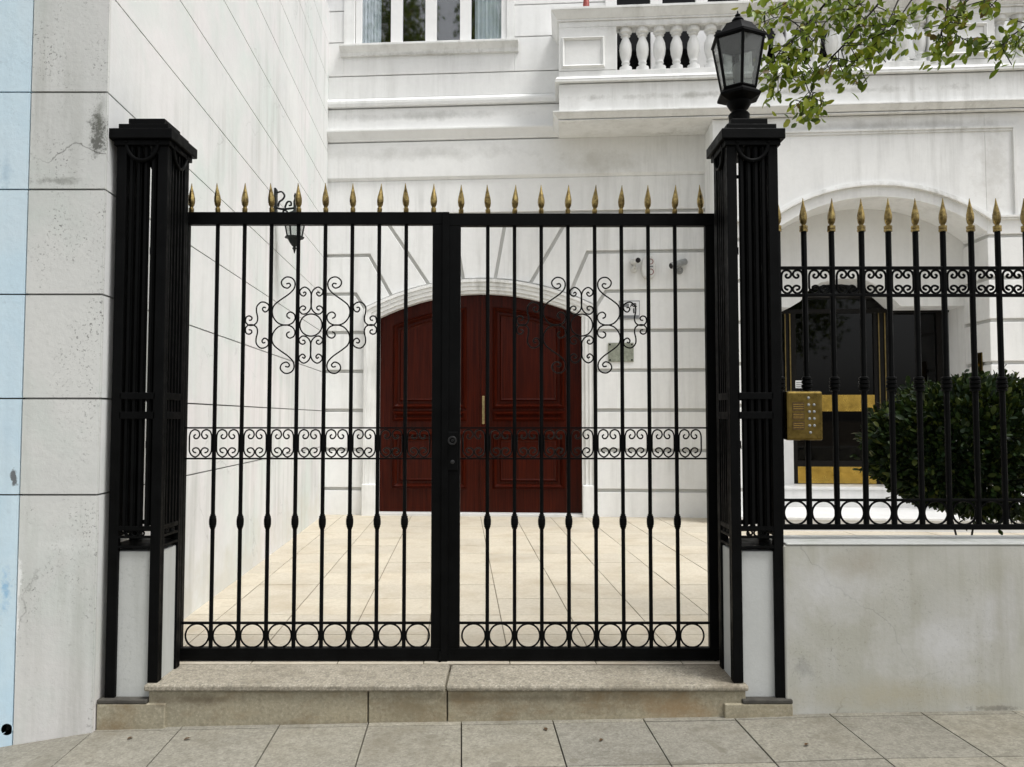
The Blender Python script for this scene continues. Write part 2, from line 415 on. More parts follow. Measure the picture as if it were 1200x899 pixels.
dxl = (x4[-1]-x4[0])/8
while x4[0] > -9: x4.insert(0, x4[0]-dxl)
while x4[-1] < 10: x4.append(x4[-1]+dxl)
o = paving(x4, [3.96-.48*k for k in range(6, -1, -1)]+[4.45], .006, zs, .05).build('pavement', M['pave'], bevel=.002); tag(o, kind='structure')
mb = MB(); xs = [-12]+[c[0] for c in zs_ctrl]+[12]
for a, b_ in zip(xs, xs[1:]):
    mb.slab([(a,1.0),(b_,1.0),(b_,4.5),(a,4.5)], lambda x, y: zs(x)-.3, lambda x, y: zs(x)-.03)
tag(mb.build('pavement_bed', M['pavejoint']), kind='structure')
tag(MB().box(-40, 40, .90, 1.06, -.4, -.01).build('kerb', M['granite'], bevel=.01), kind='structure')
tag(MB().box(-60, 60, -8, .898, -.5, -.15).build('road', M['asphalt']), kind='structure')
tag(MB().box(-400, 400, -400, 400, -.9, -.52).build('ground', M['earth']), kind='structure')
tag(MB().box(-40, 40, -12.5, -8.02, -.5, -.02).build('far_pavement', M['pave']), kind='structure')

# ------------------------------------------------------------------ frames of the two big buildings
corner = G(380, 603, FLOOR)                   # where the side wall meets the house
TH = math.atan(.0675)
house = empty('house', (corner.x, corner.y, 0), -TH)
tag(house, 'white rendered house with balcony, arched mahogany garage doors and arched entrance porch', 'house')
def toloc(v, point=True):
    w = v-V(corner.x, corner.y, 0) if point else v
    c, s = math.cos(TH), math.sin(TH)
    return V(w.x*c-w.y*s, w.x*s+w.y*c, w.z)
def F(px, py, off=0.0):
    o_ = toloc(CAM); d = toloc(ray(px, py), False)
    t = (-off-o_.y)/d.y; q = o_+d*t
    return (q.x, q.z)
def Fz(py, px=600, off=0.0): return F(px, py, off)[1]
def Fx(px, py=400, off=0.0): return F(px, py, off)[0]
def ontohouse(px, py, off): 
    o_ = toloc(CAM); d = toloc(ray(px, py), False); t = (-off-o_.y)/d.y
    return CAM+ray(px, py)*t

# side building (party wall) : footprint prism by courses
A = P(109, 805, 3.95); A = V(A.x, 3.95, 0)
wd = (V(corner.x, corner.y, 0)-A); wd.normalize()
B = A+wd*11.0
E = V(P(15, 850, 3.95).x, 3.95, 0)
side = empty('side_building', (A.x, A.y, 0))
tag(side, 'tall white stuccoed building flank with a stained grey end beside the pavement', 'building')
def rel(p): return (p.x-A.x, p.y-A.y)
zj = [P(115, y, 3.95).z for y in (580, 467, 345, 222, 108, -8)]
st = (zj[-1]-zj[0])/5
while zj[-1] < 7.3: zj.append(zj[-1]+st)
zj = [-.6]+zj
wnorm = V(wd.y, -wd.x, 0)
mbs = MB(); mbe = MB(); mbj = MB()
T = .03
for z0, z1 in zip(zj, zj[1:]):
    g = .005
    # long flank: a slab along the wall, from just behind the end face
    a0 = A+wd*.02; b0 = B
    mbs.slab([rel(a0), rel(b0), rel(b0-wnorm*T), rel(a0-wnorm*T)], z0+g if z0 > 0 else z0, z1-g)
    # stained end: slab facing the street and turning the corner
    mbe.slab([rel(E+V(.004,0,0)), (0, 0), rel(A+wd*.0195), rel(A+wd*.0195-wnorm*T), rel(V(A.x-.06, 3.95+T, 0)), rel(V(E.x+.004, 3.95+T, 0))], z0+g if z0 > 0 else z0, z1-g)
body = [rel(E+V(.004, T+.001-.012, 0)), rel(V(A.x-.02, 3.95+.018, 0)), rel(A+wd*.03-wnorm*.02), rel(B-wnorm*.02), rel(B-wnorm*.36), rel(E+wd*.6-wnorm*.02)]
mbj.slab(body, -.6, zj[-1]-.01)
mbs.build('flank_wall', M['side'], side); mbe.build('end_wall', M['side_end'], side); mbj.build('joints', M['side_joint'], side)

# blue building, with its round drain opening
blue = empty('blue_building', (E.x-.004, 3.95, 0))
tag(blue, 'pale blue painted building with a round drain hole at its foot', 'building')
mb = MB(); yb0 = 0.0
hc = P(8, 855, 3.95); hx, hz, hr = hc.x-(E.x-.004), hc.z, .029
hq = min(.045, -hx-.004)
zjb = [-.6, hz-hq, hz+hq]+zj[1:]
for i, (z0, z1) in enumerate(zip(zjb, zjb[1:])):
    g0 = .004 if i >= 3 else 0; g1 = .004 if i >= 2 else 0
    if i == 1:
        mb.box(-9, hx-hq, 0, .03, z0, z1); mb.box(hx+hq, 0, 0, .03, z0, z1)
        n = 24; sq = []
        for k in range(n):
            a = 2*PI*k/n; c, s_ = math.cos(a), math.sin(a); q = hq/max(abs(c), abs(s_)); sq.append((hx+c*q, hz+s_*q))
        ci = [(hx+hr*math.cos(2*PI*k/n), hz+hr*math.sin(2*PI*k/n)) for k in range(n)]
        mb.strip(sq+sq[:1], ci+ci[:1], 0, .03)
    else: mb.box(-9, 0, 0, .03, z0+g0, z1-g1)
mb.build('wall', M['blue'], blue)
MB().slab([(-9,.2),(-.003,.2),(-.42,5.6),(-9,5.6)], -.6, zj[-1]).box(-9, -.003, .022, .199, hz+hq+.02, zj[-1]-.01).box(-9, hx-hq, .031, .199, -.6, hz+hq+.0199).build('backing_wall', M['joint'], blue)
ring_pts = [(hx+hr*math.cos(2*PI*k/20), .02, hz+hr*math.sin(2*PI*k/20)) for k in range(20)]
mbp = MB()
for k in range(20):
    a, b_ = ring_pts[k], ring_pts[(k+1)%20]
    mbp.add([a, b_, (b_[0],.19,b_[2]), (a[0],.19,a[2])], [(0,1,2,3)])
mbp.build('drain_pipe', M['black'], blue)

# ------------------------------------------------------------------ courtyard floor
y0c = 4.322
xt = []; x = -2.9
base = G(645, 606, FLOOR); xb = base.x-sl*(base.y-4)
k0 = math.floor((-2.3-xb)/.48)
xt = [xb+.48*k for k in range(k0, k0+38)]
mb = paving(xt, [y0c]+[4.9+.48*k for k in range(0, 16)], .007, lambda x, y: FLOOR, .05)
tag(mb.build('courtyard_floor', M['tile'], bevel=.0012), kind='structure')
tag(MB().box(-4, 17, y0c, 12.4, -.3, FLOOR-.004).build('courtyard_bed', M['tilejoint']), kind='structure')

# ------------------------------------------------------------------ house facade
BAY = .60; BAL = .66
uR = 14.0; zT = 9.2
uB = Fx(835, 142, BAY)                                     # left edge of projecting entrance bay
wall = MB(); back = MB()
# door arch geometry (outer = architrave outer edge)
def arc(pl, pa, pr, n=20):
    """circle arc through three (x,z) points"""
    (x1,y1),(x2,y2),(x3,y3) = pl, pa, pr
    d = 2*(x1*(y2-y3)+x2*(y3-y1)+x3*(y1-y2))
    ux = ((x1*x1+y1*y1)*(y2-y3)+(x2*x2+y2*y2)*(y3-y1)+(x3*x3+y3*y3)*(y1-y2))/d
    uy = ((x1*x1+y1*y1)*(x3-x2)+(x2*x2+y2*y2)*(x1-x3)+(x3*x3+y3*y3)*(x2-x1))/d
    r = math.hypot(x1-ux, y1-uy)
    a0 = math.atan2(y1-uy, x1-ux); a1 = math.atan2(y3-uy, x3-ux)
    return [(ux+r*math.cos(a0+(a1-a0)*k/n), uy+r*math.sin(a0+(a1-a0)*k/n)) for k in range(n+1)], (ux, uy, r)
dl, dr = Fx(443, 480), Fx(682, 480)
dmid = (dl+dr)/2
zspr = (F(443, 372)[1]+F(682, 370)[1])/2; zap = F(562, 344)[1]
aw = .20                                                   # architrave width
inner, ci = arc((dl, zspr), (dmid, zap), (dr, zspr))
def offset_arc(d):
    cx, cz, r = ci
    out = [(cx+(x-cx)*(r+d)/r, cz+(z-cz)*(r+d)/r) for x, z in inner]
    # keep the legs vertical
    R = r+d; hw = (dr-dl)/2+d
    a1 = math.acos(min(1, hw/R)); a0 = PI-a1
    return [(cx+R*math.cos(a0+(a1-a0)*k/20), cz+R*math.sin(a0+(a1-a0)*k/20)) for k in range(21)]
outer = offset_arc(aw)
ol, orr = outer[0][0], outer[-1][0]
# backing plane of the recessed main facade: 3.5 cm behind the courses
zband = Fz(207.5, 600)
GD = .035
back.box(-.3, ol+.01, GD, .35, FLOOR-.4, zband)
back.box(orr-.01, uB+.3, GD, .35, FLOOR-.4, zband)
top = [(x, zband) for x, z in outer]
back.strip(outer, top, GD, .35)
# regular courses
gz = [Fz(y, 800) for y in (575, 528, 481, 433.5, 386, 340, 294)]
sp = (gz[-1]-gz[1])/5
gz = [gz[1]-sp*k for k in (2, 1)]+[gz[1]+sp*k for k in range(6)]
gh = .024
ztop_v = Fz(250, 600)
zlow = FLOOR-.1
levels = [zlow]+gz
for i in range(len(levels)-1):
    z0 = levels[i]+(gh if i else 0); z1 = levels[i+1]-gh
    if levels[i+1] > outer[0][1]-.02: break
    wall.box(-.2, ol-.012, 0, GD+.02, z0, z1)
    wall.box(orr+.012, uB+.2, 0, GD+.02, z0, z1)
ztops = levels[i]                                        # first level cut by the arch
# voussoirs and hooked courses
def fp(px, py): return F(px, py)
zA = levels[i]; zB = levels[i+1]; zC = levels[i+2] if i+2 < len(levels) else zB+sp
def onarc(px):
    u = Fx(px, 335); best = min(range(len(outer)-1), key=lambda k: abs((outer[k][0]+outer[k+1][0])/2-u))
    (x0, z0_), (x1, z1_) = outer[best], outer[best+1]
    return (u, z0_+(z1_-z0_)*(u-x0)/(x1-x0))
def arcs(u0, u1):
    return [p for p in outer if u0+.02 < p[0] < u1-.02]
jb = [onarc(p) for p in (459, 503, 543, 580, 621, 667)]
def up(p, q, z):                                          # extend line p->q to height z
    t = (z-p[1])/(q[1]-p[1]); return (p[0]+(q[0]-p[0])*t, z)
qs = [fp(433,300), fp(480,300), fp(538,300), fp(585,300), fp(640,300), fp(688,297)]
vz = ztop_v
tA = up(jb[0], qs[0], zC); tF = up(jb[5], qs[5], zC)
tB, tC, tD, tE = (up(jb[k], qs[k], vz) for k in (1, 2, 3, 4))
cl = (ol, outer[0][1]); cr_ = (orr, outer[-1][1])
hl = (ol-.14, zB); hr_ = (orr+.14, zB)
polys = [
    [(-.2, zA), (ol-.012+.024, zA), cl, hl, (-.2, zB)],
    [(-.2, zB), hl, cl]+arcs(cl[0], jb[0][0])+[jb[0], tA, (-.2, zC)],
    [(-.2, zC), tA, jb[0]]+arcs(jb[0][0], jb[1][0])+[jb[1], tB, (-.2, vz)],
    [tB, jb[1]]+arcs(jb[1][0], jb[2][0])+[jb[2], tC],
    [tC, jb[2]]+arcs(jb[2][0], jb[3][0])+[jb[3], tD],
    [tD, jb[3]]+arcs(jb[3][0], jb[4][0])+[jb[4], tE],
    [tE, jb[4]]+arcs(jb[4][0], jb[5][0])+[jb[5], tF, (uB+.2, zC), (uB+.2, vz)],
    [tF, jb[5]]+arcs(jb[5][0], cr_[0])+[cr_, hr_, (uB+.2, zB), (uB+.2, zC)],
    [hr_, cr_, (orr-.012, zA), (uB+.2, zA), (uB+.2, zB)],
]
for p in polys: wall.prism(inset_poly(p, gh), 0, GD+.02)
wall.box(-.2, uB+.2, .0, GD+.02, vz+gh, zband-.02)
# string course, frieze and cornices of the main facade
def zz(y): return Fz(y, 600)
wall.profile_x([(GD+.02, zband-.018), (-.002, zband-.018), (-.035, zband+.02), (-.035, zz(164.6)), (GD+.02, zz(164.6))], -.2, uB+.2)
wall.profile_x([(.03, zz(163)), (-.04, zz(163)), (-.05, zz(161)), (-.12, zz(153)), (-.12, zz(150.5)), (-.03, zz(150.5)), (.03, zz(149))], -.2, uB+.2)
wall.profile_x([(.03, zz(149.2)), (-.03, zz(149.2)), (-.03, zz(124.2)), (.03, zz(124.2))], -.2, 20*0+uB+.2)
wall.profile_x([(.03, zz(122.5)), (-.075, zz(122.5)), (-.085, zz(119)), (-.085, zz(116)), (-.04, zz(112)), (.03, zz(112))], -.2, uB+.2)
# window opening
wl, wr = Fx(404, 30), Fx(603, 30); wz = Fz(53, 500)
pl_, pr_ = Fx(417, 30), Fx(594, 30)
ups = [zz(112)-.001, Fz(88, 500), Fz(48, 500), Fz(11, 500)]
step = ups[2]-ups[1]
while ups[-1] < zT: ups.append(ups[-1]+step)
dBl, dBr = Fx(722, 5), Fx(985, 3)                            # french doors behind the balcony
zdT = Fz(25, 700)+2.6
for z0, z1 in zip(ups, ups[1:]):
    g = .007; z0_, z1_ = z0+g, z1-g
    spans = [(-.2, dBl), (dBr, uR)]
    if z0 > zdT: spans = [(-.2, uR)]
    if z1 > wz+.02:
        spans = [(-.2, wl), (wr, spans[0][1])]+spans[1:] if len(spans) > 1 else [(-.2, wl), (wr, uR)]
    for a, b_ in spans: wall.box(a, b_, -.03, .0, z0_, z1_)
    if z1_ > wz+.02 and z0_ < wz-.02: wall.box(wl, wr, -.03, .0, z0_, wz-.001)
wall.build('wall', M['white'], house, bevel=.006)
# backing for the upper floor
back.box(-.3, wl+.03, .0005, .3, zband+.001, zT-.01); back.box(wl+.03, wr-.03, .0005, .3, zband+.001, wz)
back.box(wr-.03, dBl, .0005, .3, zband+.001, zT-.01); back.box(dBl, dBr, .0005, .3, zband+.001, Fz(104, 700)); back.box(dBl, dBr, .0005, .3, zdT, zT)
back.box(dBr, uR, .0005, .3, zband+.001, zT-.01)
back.build('wall_backing', M['backing'], house)
MB().box(-.3, uR, .9, 1.0, zband-.5, zT).box(-.3, uR, .29, 1.0, zT-.02, zT+.1).box(-.3, uR, .29, 1.0, zband+.3, zband+.4).box(uR-.05, uR, .3, 1., zband, zT).box(-.35, -.3, .3, 1., zband, zT).build('room_shell', M['black'], house)

# first-floor window
wg = MB().box(wl-.0, pl_, -.055, .02, wz, zT-1).box(pr_, wr, -.055, .02, wz, zT-1).box(pl_, pr_, -.05, .02, wz, wz+.03)
win = wg.build('window', M['trim'], house, bevel=.006)
fr = MB()
cols = [(417,424), (458,471.5), (498.5,511.5), (539,552), (587.5,594)]
zb_ = Fz(50, 500)
for a, b_ in cols: fr.box(max(Fx(a, 25, .03), pl_+.002), min(Fx(b_, 25, .03), pr_-.002), -.03, .03, wz+.031, zT-1)
fr.box(pl_+.001, pr_-.001, -.025, .025, wz+.0305, zb_)
fr.build('frame', M['frame_white'], win, bevel=.006)
MB().box(pl_+.002, pr_-.002, .0, .006, wz+.06, zT-1).build('pane', M['glass'], win)
def curtain(px0, px1):
    a, b_ = Fx(px0, 25), Fx(px1, 25); mb = MB(); n = 46; top_ = zT-1; vs = []; fs = []
    for i in range(n+1):
        x = a+(b_-a)*i/n; y = .075+.022*math.sin(i*1.05)+.008*math.sin(i*2.7)
        vs += [(x, y, wz-.1), (x, y, top_)]
    for i in range(n): fs.append((2*i, 2*i+2, 2*i+3, 2*i+1))
    mb.add(vs, fs); return mb.build('curtain', M['curtain'], win, smooth=True)
curtain(417, 446); curtain(556, 594)
sl_ = MB().profile_x([(.0, Fz(66, 500)), (-.07, Fz(66, 500)), (-.08, Fz(62, 500)), (-.15, Fz(56.5, 500)), (-.15, Fz(54, 500)), (.0, Fz(53.2, 500))], Fx(400.5, 60), Fx(608, 55))
sl_.build('sill', M['trim'], win, bevel=.004)

# garage door: architrave, plinth blocks, two leaves
arch = MB()
bands = [(0, .045, .005), (.045, .10, .03), (.10, .155, .045), (.155, .198, .065)]
for d0, d1, off in bands:
    i0, i1 = offset_arc(d0+.0005), offset_arc(d1)
    arch.strip(i0, i1, -off, .25)
    for sgn, e in ((-1, i0[0][0]), (1, i0[-1][0])):
        xa, xb_ = (e, i1[0][0]) if sgn < 0 else (e, i1[-1][0])
        zt_ = i0[0][1]
        # leg under the ring segment
        arch.prism([(xa, FLOOR), (xb_, FLOOR), (xb_, i1[0][1]), (xa, zt_)], -off, .25)
arch.build('door_surround', M['trim'], house, bevel=.003)
zpl = Fz(568, 600)
for s in (0, 1):
    xa, xb_ = ((dl-.198-.01, dl-.004) if s == 0 else (dr+.004, dr+.198+.01))
    MB().box(xa, xb_, -.085, .2, FLOOR-.05, zpl).build('surround_base', M['trim'], house, bevel=.012)
MB().box(dl-.02, dr+.02, -.05, .6, FLOOR-.05, FLOOR+.035).build('door_sill', M['marble'], house, bevel=.008)
DY = .12
zd0 = FLOOR+.036
um = Fx(566, 480, -DY)
def in_arc_z(u, d=0.0):
    cx, cz, r = ci; R = r+d; return cz+math.sqrt(max(0, R*R-(u-cx)**2))
def leafpoly(u0, u1, z0, d, n=8):
    return [(u0, z0), (u1, z0)]+[(u1+(u0-u1)*k/n, in_arc_z(u1+(u0-u1)*k/n, d)) for k in range(n+1)]
def frame_rect(mb, poly, w, y_out, y_in, ybase):
    """raised moulding along a closed polygon"""
    a = poly; b_ = inset_poly(poly, w*.5); c_ = inset_poly(poly, w)
    n = len(a)
    area = sum(a[i][0]*a[(i+1)%n][1]-a[(i+1)%n][0]*a[i][1] for i in range(n))
    if area < 0: a = a[::-1]
    for i in range(n):
        j = (i+1)%n
        mb.add([(a[i][0],ybase,a[i][1]),(a[j][0],ybase,a[j][1]),(b_[j][0],y_out,b_[j][1]),(b_[i][0],y_out,b_[i][1])], [(0,1,2,3)])
        mb.add([(b_[i][0],y_out,b_[i][1]),(b_[j][0],y_out,b_[j][1]),(c_[j][0],y_in,c_[j][1]),(c_[i][0],y_in,c_[i][1])], [(0,1,2,3)])
for s in (0, 1):
    u0, u1 = ((dl-.02, um-.003) if s == 0 else (um+.003, dr+.02))
    lf = MB(); lf.prism(leafpoly(u0, u1, zd0, .03, 12), DY, DY+.06)
    leaf = lf.build('door_leaf', M['wood'], house)
    e0, e1 = (Fx(460,480,-DY), Fx(547,480,-DY)) if s == 0 else (Fx(577,480,-DY), Fx(662,480,-DY))
    zP = [Fz(y, 600, -DY) for y in (573, 506, 494, 479)]
    big = leafpoly(e0, e1, zP[3], -.17, 8)
    for nm, poly in (('upper_panel', big), ('middle_panel', [(e0, zP[2]), (e1, zP[2]), (e1, zP[3]-.03), (e0, zP[3]-.03)]), ('lower_panel', [(e0, zP[0]), (e1, zP[0]), (e1, zP[1]), (e0, zP[1])])):
        mb = MB(); frame_rect(mb, poly, .07, DY-.048, DY-.004, DY-.0005)
        if nm != 'middle_panel':
            ip = inset_poly(poly, .12); mb.prism(ip, DY-.02, DY-.001); frame_rect(mb, inset_poly(poly, .105), .04, DY-.03, DY-.0205, DY-.001)
        mb.build(nm, M['wood'], leaf)
    if s == 1:
        h0 = F(565, 464, -DY); h1 = F(565, 497, -DY)
        MB().box(h0[0]-.019+.02, h0[0]+.019+.02, DY-.03, DY, h1[1], h0[1]).build('handle', M['old_brass'], leaf, bevel=.01)
        kk = F(565, 465, -DY)
        mb = MB(); mb.tube([(h0[0]+.02, DY-.07, h0[1]-.1), (h0[0]+.02, DY-.085, h0[1]-.2), (h0[0]+.02, DY-.07, h0[1]-.3)], .012, 8)
        mb.build('pull', M['old_brass'], leaf, smooth=True)
    if s == 0:
        MB().box(um-.035, um+.035, DY-.02, DY-.0006, zd0+.02, in_arc_z(um)-.02).build('cover_strip', M['wood'], leaf, bevel=.006)
MB().box(dl-.3, dr+.3, .36, .5, FLOOR, zap+.3).build('garage_shell', M['black'], house)

# --- entrance bay with arched porch
bay = MB()
ap = [F(900, 276, BAY), F(1028, 230.5, BAY), F(1157, 272, BAY)]
pm = (ap[0][0]+ap[2][0])/2; zs_ = (ap[0][1]+ap[2][1])/2; ph = (ap[2][0]-ap[0][0])/2
pin, pc = arc((pm-ph, zs_), (pm, ap[1][1]), (pm+ph, zs_), 28)
zbt = Fz(136, 1000, BAY)
bay.prism(list(pin)+[(pin[-1][0], zbt), (pin[0][0], zbt)], -BAY, -.0)       # tympanum over the vault (solid to the rear wall)
pL, pR = pm-ph, pm+ph
# pier left and right of the porch with rustication
gzb = [Fz(y, 1190, BAY) for y in (276, 325, 375, 425)]
spb = (gzb[0]-gzb[3])/3
lv = [gzb[0]-spb*k for k in range(0, 7)]
lv = [z for z in lv if z > FLOOR+.1]+[FLOOR-.1]
for z1, z0 in zip(lv, lv[1:]):
    a = z0+(gh if z0 > FLOOR else 0); b_ = z1-gh
    bay.box(uB, pL, -BAY, .02, a, b_); bay.box(pR, uR, -BAY, .02, a, b_)
bay.box(uB, pL-.0005, -BAY, .02, lv[0]+gh, zbt); bay.box(pR+.0005, uR, -BAY, .02, lv[0]+gh, zbt)
bay.build('bay_wall', M['white'], house, bevel=.006)
MB().box(uB+.03, pL-.03, -BAY+.03, .015, FLOOR-.1, zbt-.1).build('bay_backing', M['backing'], house)
MB().box(pR+.03, uR-.03, -BAY+.03, .015, FLOOR-.1, zbt-.1).build('bay_backing', M['backing'], house)
# arch mouldings and label course
lab = MB()
def poff(d0):
    cx, cz, r = pc; R = r+d0
    hw = ph+d0*.55; a1 = math.acos(min(1, hw/R)); a0 = PI-a1
    return [(cx+R*math.cos(a0+(a1-a0)*k/28), cz+R*math.sin(a0+(a1-a0)*k/28)) for k in range(29)]
lab.strip(poff(.14), poff(.165), -BAY-.045, -BAY+.02); lab.strip(poff(.165), poff(.195), -BAY-.025, -BAY+.02)
e = poff(.195)[-1]; zc_ = F(1185, 255, BAY)[1]
lab.box(e[0]-.02, uR, -BAY-.046, -BAY+.02, zc_, zc_+.028); lab.box(e[0]-.0, uR, -BAY-.026, -BAY+.02, zc_-.026, zc_-.0005)
e0 = poff(.195)[0]
lab.box(uB-.02, e0[0]+.02, -BAY-.046, -BAY+.02, zc_, zc_+.028)
# big panel moulding over the arch
pz = Fz(151, 1050, BAY); pu = Fx(1190, 200, BAY); puL = uB+.14
lab.box(puL, pu, -BAY-.03, -BAY+.02, pz-.03, pz); lab.box(puL+.03, pu-.03, -BAY-.015, -BAY+.02, pz-.06, pz-.0305)
lab.box(pu-.03, pu+.0005, -BAY-.031, -BAY+.02, zc_+.03, pz-.0305); lab.box(puL-.0005, puL+.03, -BAY-.031, -BAY+.02, zc_+.03, pz-.0305)
lab.build('porch_moulding', M['trim'], house)
# porch rear wall (plane 0) with bell-arched opening, recessed door set 0.45 behind
zo = Fz(359, 1060, 0)
rear = MB()
op = [F(x, y) for x, y in ((926,361), (938,353), (948,340), (962,331), (981,327), (1000,326.5), (1014,328), (1030,336), (1044,348), (1056,359))]
rear.strip([(pL-.1, zo)]+[(op[0][0], zo)]+op[1:-1]+[(op[-1][0], zo), (pR+.1, zo)],
           [(pL-.1, ap[1][1]+.1)]+[(p[0], ap[1][1]+.1) for p in op]+[(pR+.1, ap[1][1]+.1)], .001, .45)
rear.box(pL-.4, pL+.03, .021, .5, FLOOR, zo); rear.box(pR-.0, pR+.4, .021, .5, FLOOR, zo)
rear.build('porch_rear_wall', M['white'], house)
DO = -.45
zth = Fz(567, 980, DO)
ent = MB()
dx = lambda px: Fx(px, 450, DO)
ztr = Fz(365, 980, DO)
# frame members
for a, b_ in ((919.5,921.5), (925,928), (1028.5,1031), (1037,1040), (1098,1104)):
    ent.box(dx(a), dx(b_), -DO-.03, -DO+.05, zth, ztr+.02)
ent.box(pL, pR, -DO-.028, -DO+.05, ztr-.03, ztr+.03)
ent.box(dx(940), dx(1022), -DO-.02, -DO+.04, Fz(349,980,DO)-.02, Fz(349,980,DO)+.012)
ent.box(dx(921), dx(925), -DO-.015, -DO+.03, zth, ztr); ent.box(dx(1031), dx(1037), -DO-.015, -DO+.03, zth, ztr)
doorset = ent.build('entrance_door', M['dark_frame'], house, bevel=.004)
MB().box(pL, pR, -DO+.0, -DO+.008, zth, Fz(330, 980, DO)+.15).build('glazing', M['doorglass'], doorset)
for a, b_ in ((925.3,926.6), (1036.6,1037.8), (1029.5,1030.6), (919.8, 920.8)):
    MB().box(dx(a), dx(b_), -DO-.036, -DO-.0305, zth, ztr-.032).build('brass_bead', simple('dark_bead_brass', (.24,.18,.07), .4, 1., 20, .4), doorset)
for y0, y1 in ((463,482), (547,566.5)):
    MB().box(dx(931 if y0 > 500 else 933), dx(1028), -DO-.02, -DO-.006, Fz(y1,980,DO), Fz(y0,980,DO)).build('kick_plate', M['brass'], doorset, bevel=.002)
# door leaf stiles
MB().box(dx(928.1), dx(933), -DO-.022, -DO-.0, zth, ztr-.031).box(dx(1024), dx(1028.4), -DO-.022, -DO-.0, zth, ztr-.031).box(dx(933.1), dx(1023.9), -DO-.021, -DO, Fz(547,980,DO)+.001, Fz(540,980,DO)).build('door_leaf', M['dark_frame'], doorset, bevel=.003)
MB().box(dx(931.5), dx(941.5), -DO-.026, -DO-.0235, Fz(455,936,DO), Fz(446,936,DO)).build('notice', M['paper'], doorset)
for y in (448.2, 450.6, 453.0):
    MB().box(dx(932.3), dx(940.6), -DO-.0275, -DO-.0262, Fz(y+.7,936,DO), Fz(y,936,DO)).build('notice_line', M['greyink'], doorset)
MB().box(pL-.2, pR+.2, 1.3, 1.4, FLOOR, 5).box(pL-.3, pL-.2, .46, 1.4, FLOOR, 5).box(pR+.2, pR+.3, .46, 1.4, FLOOR, 5).box(pL-.3, pR+.3, .46, 1.4, 4.4, 4.5).build('hall_shell', M['black'], house)
# marble jamb piece and steps
MB().box(Fx(917.5,560,-.40), Fx(929.5,560,-.40), .36, .44, zth, Fz(470,980,DO)).build('marble_jamb', M['marble'], house)
zt2 = Fz(594, 980, 0.0); o594 = 0.0
st_ = MB(); st_.box(pL+.001, pR-.001, -.05, .62, FLOOR-.02, zth-.002)
st_.box(pL+.0005, pR-.0005, -.065, -.049, zth-.04, zth-.001)
st_.box(uB+.1, uR-.2, -1.15, -.0505, FLOOR-.02, zt2); st_.box(uB+.08, uR-.18, -1.17, -1.149, zt2-.035, zt2+.0008)
st_.build('entrance_step', M['marble'], house, bevel=.006)

# --- balcony
bl = Fx(655, 120, BAL); 
def bz(y): return Fz(y, 655, BAL)
bal = MB()
def lay(z0, z1, off, o2=None, mbx=None):
    """a course of the balcony: front + left return, profile from off (bottom) to o2 (top)"""
    m_ = mbx or bal; o2 = off if o2 is None else o2
    a, b_ = off-BAL, o2-BAL
    m_.add([(bl-a,-off,z0),(uR,-off,z0),(uR,.02,z0),(bl-a,.02,z0),(bl-b_,-o2,z1),(uR,-o2,z1),(uR,.02,z1),(bl-b_,.02,z1)],
           [(0,3,2,1),(4,5,6,7),(0,1,5,4),(1,2,6,5),(2,3,7,6),(3,0,4,7)])
lay(bz(142.2), bz(141), BAL+.01); lay(bz(141)+.0005, bz(140), BAL-.03); lay(bz(140)+.0005, bz(134.5), BAL+.012, BAL+.075); lay(bz(134.5)+.0005, bz(132.5), BAL+.08)
lay(bz(132.5)+.0005, bz(99.2), BAL); lay(bz(99.2)+.0005, bz(98), BAL-.04); lay(bz(98)+.0005, bz(95), BAL+.05); lay(bz(95)+.0005, bz(91), BAL+.055, BAL+.02)
lay(bz(91)+.0005, bz(84), BAL)
balc = bal.build('balcony', M['trim'], house, bevel=.004)
par = MB()
zo0, zo1 = bz(83.5), bz(33)
TW = .20
openings = [(Fx(722.5,58,BAL), Fx(1089,50,BAL)), (Fx(1166,45,BAL), uR-.4)]
xs_ = [bl, openings[0][0], openings[0][1], openings[1][0]]
par.box(bl, openings[0][0], -BAL, -BAL+TW, zo0, zo1); par.box(openings[0][1], openings[1][0], -BAL, -BAL+TW, zo0, zo1)
par.box(openings[1][1], uR, -BAL, -BAL+TW, zo0, zo1)
par.box(bl+.0005, bl+TW, -BAL+TW, -.0, zo0, zo1)
par.box(bl, uR, -BAL, -BAL+TW, zo1, bz(26)); par.box(bl+.0005, bl+TW, -BAL+TW, 0, zo1, bz(26))
par.build('parapet', M['trim'], balc, bevel=.006)
for a, b_, y0, y1 in ((657.5, 709, 44, 81), (1098, 1158, 43, 80)):
    q0 = (Fx(a,60,BAL), bz(y1)+.0); q1 = (Fx(b_,60,BAL), bz(y0))
    mo = MB()
    frame_rect(mo, [(q0[0],q0[1]),(q1[0],q0[1]),(q1[0],q1[1]),(q0[0],q1[1])], .05, -BAL-.035, -BAL-.006, -BAL-.001)
    mo.build('panel_moulding', M['trim'], balc)
rl = MB()
lay(bz(26)+.0005, bz(24), BAL+.02, mbx=rl); lay(bz(24)+.0005, bz(16), BAL+.025, BAL+.095, rl); lay(bz(16)+.0005, bz(13), BAL+.10, mbx=rl)
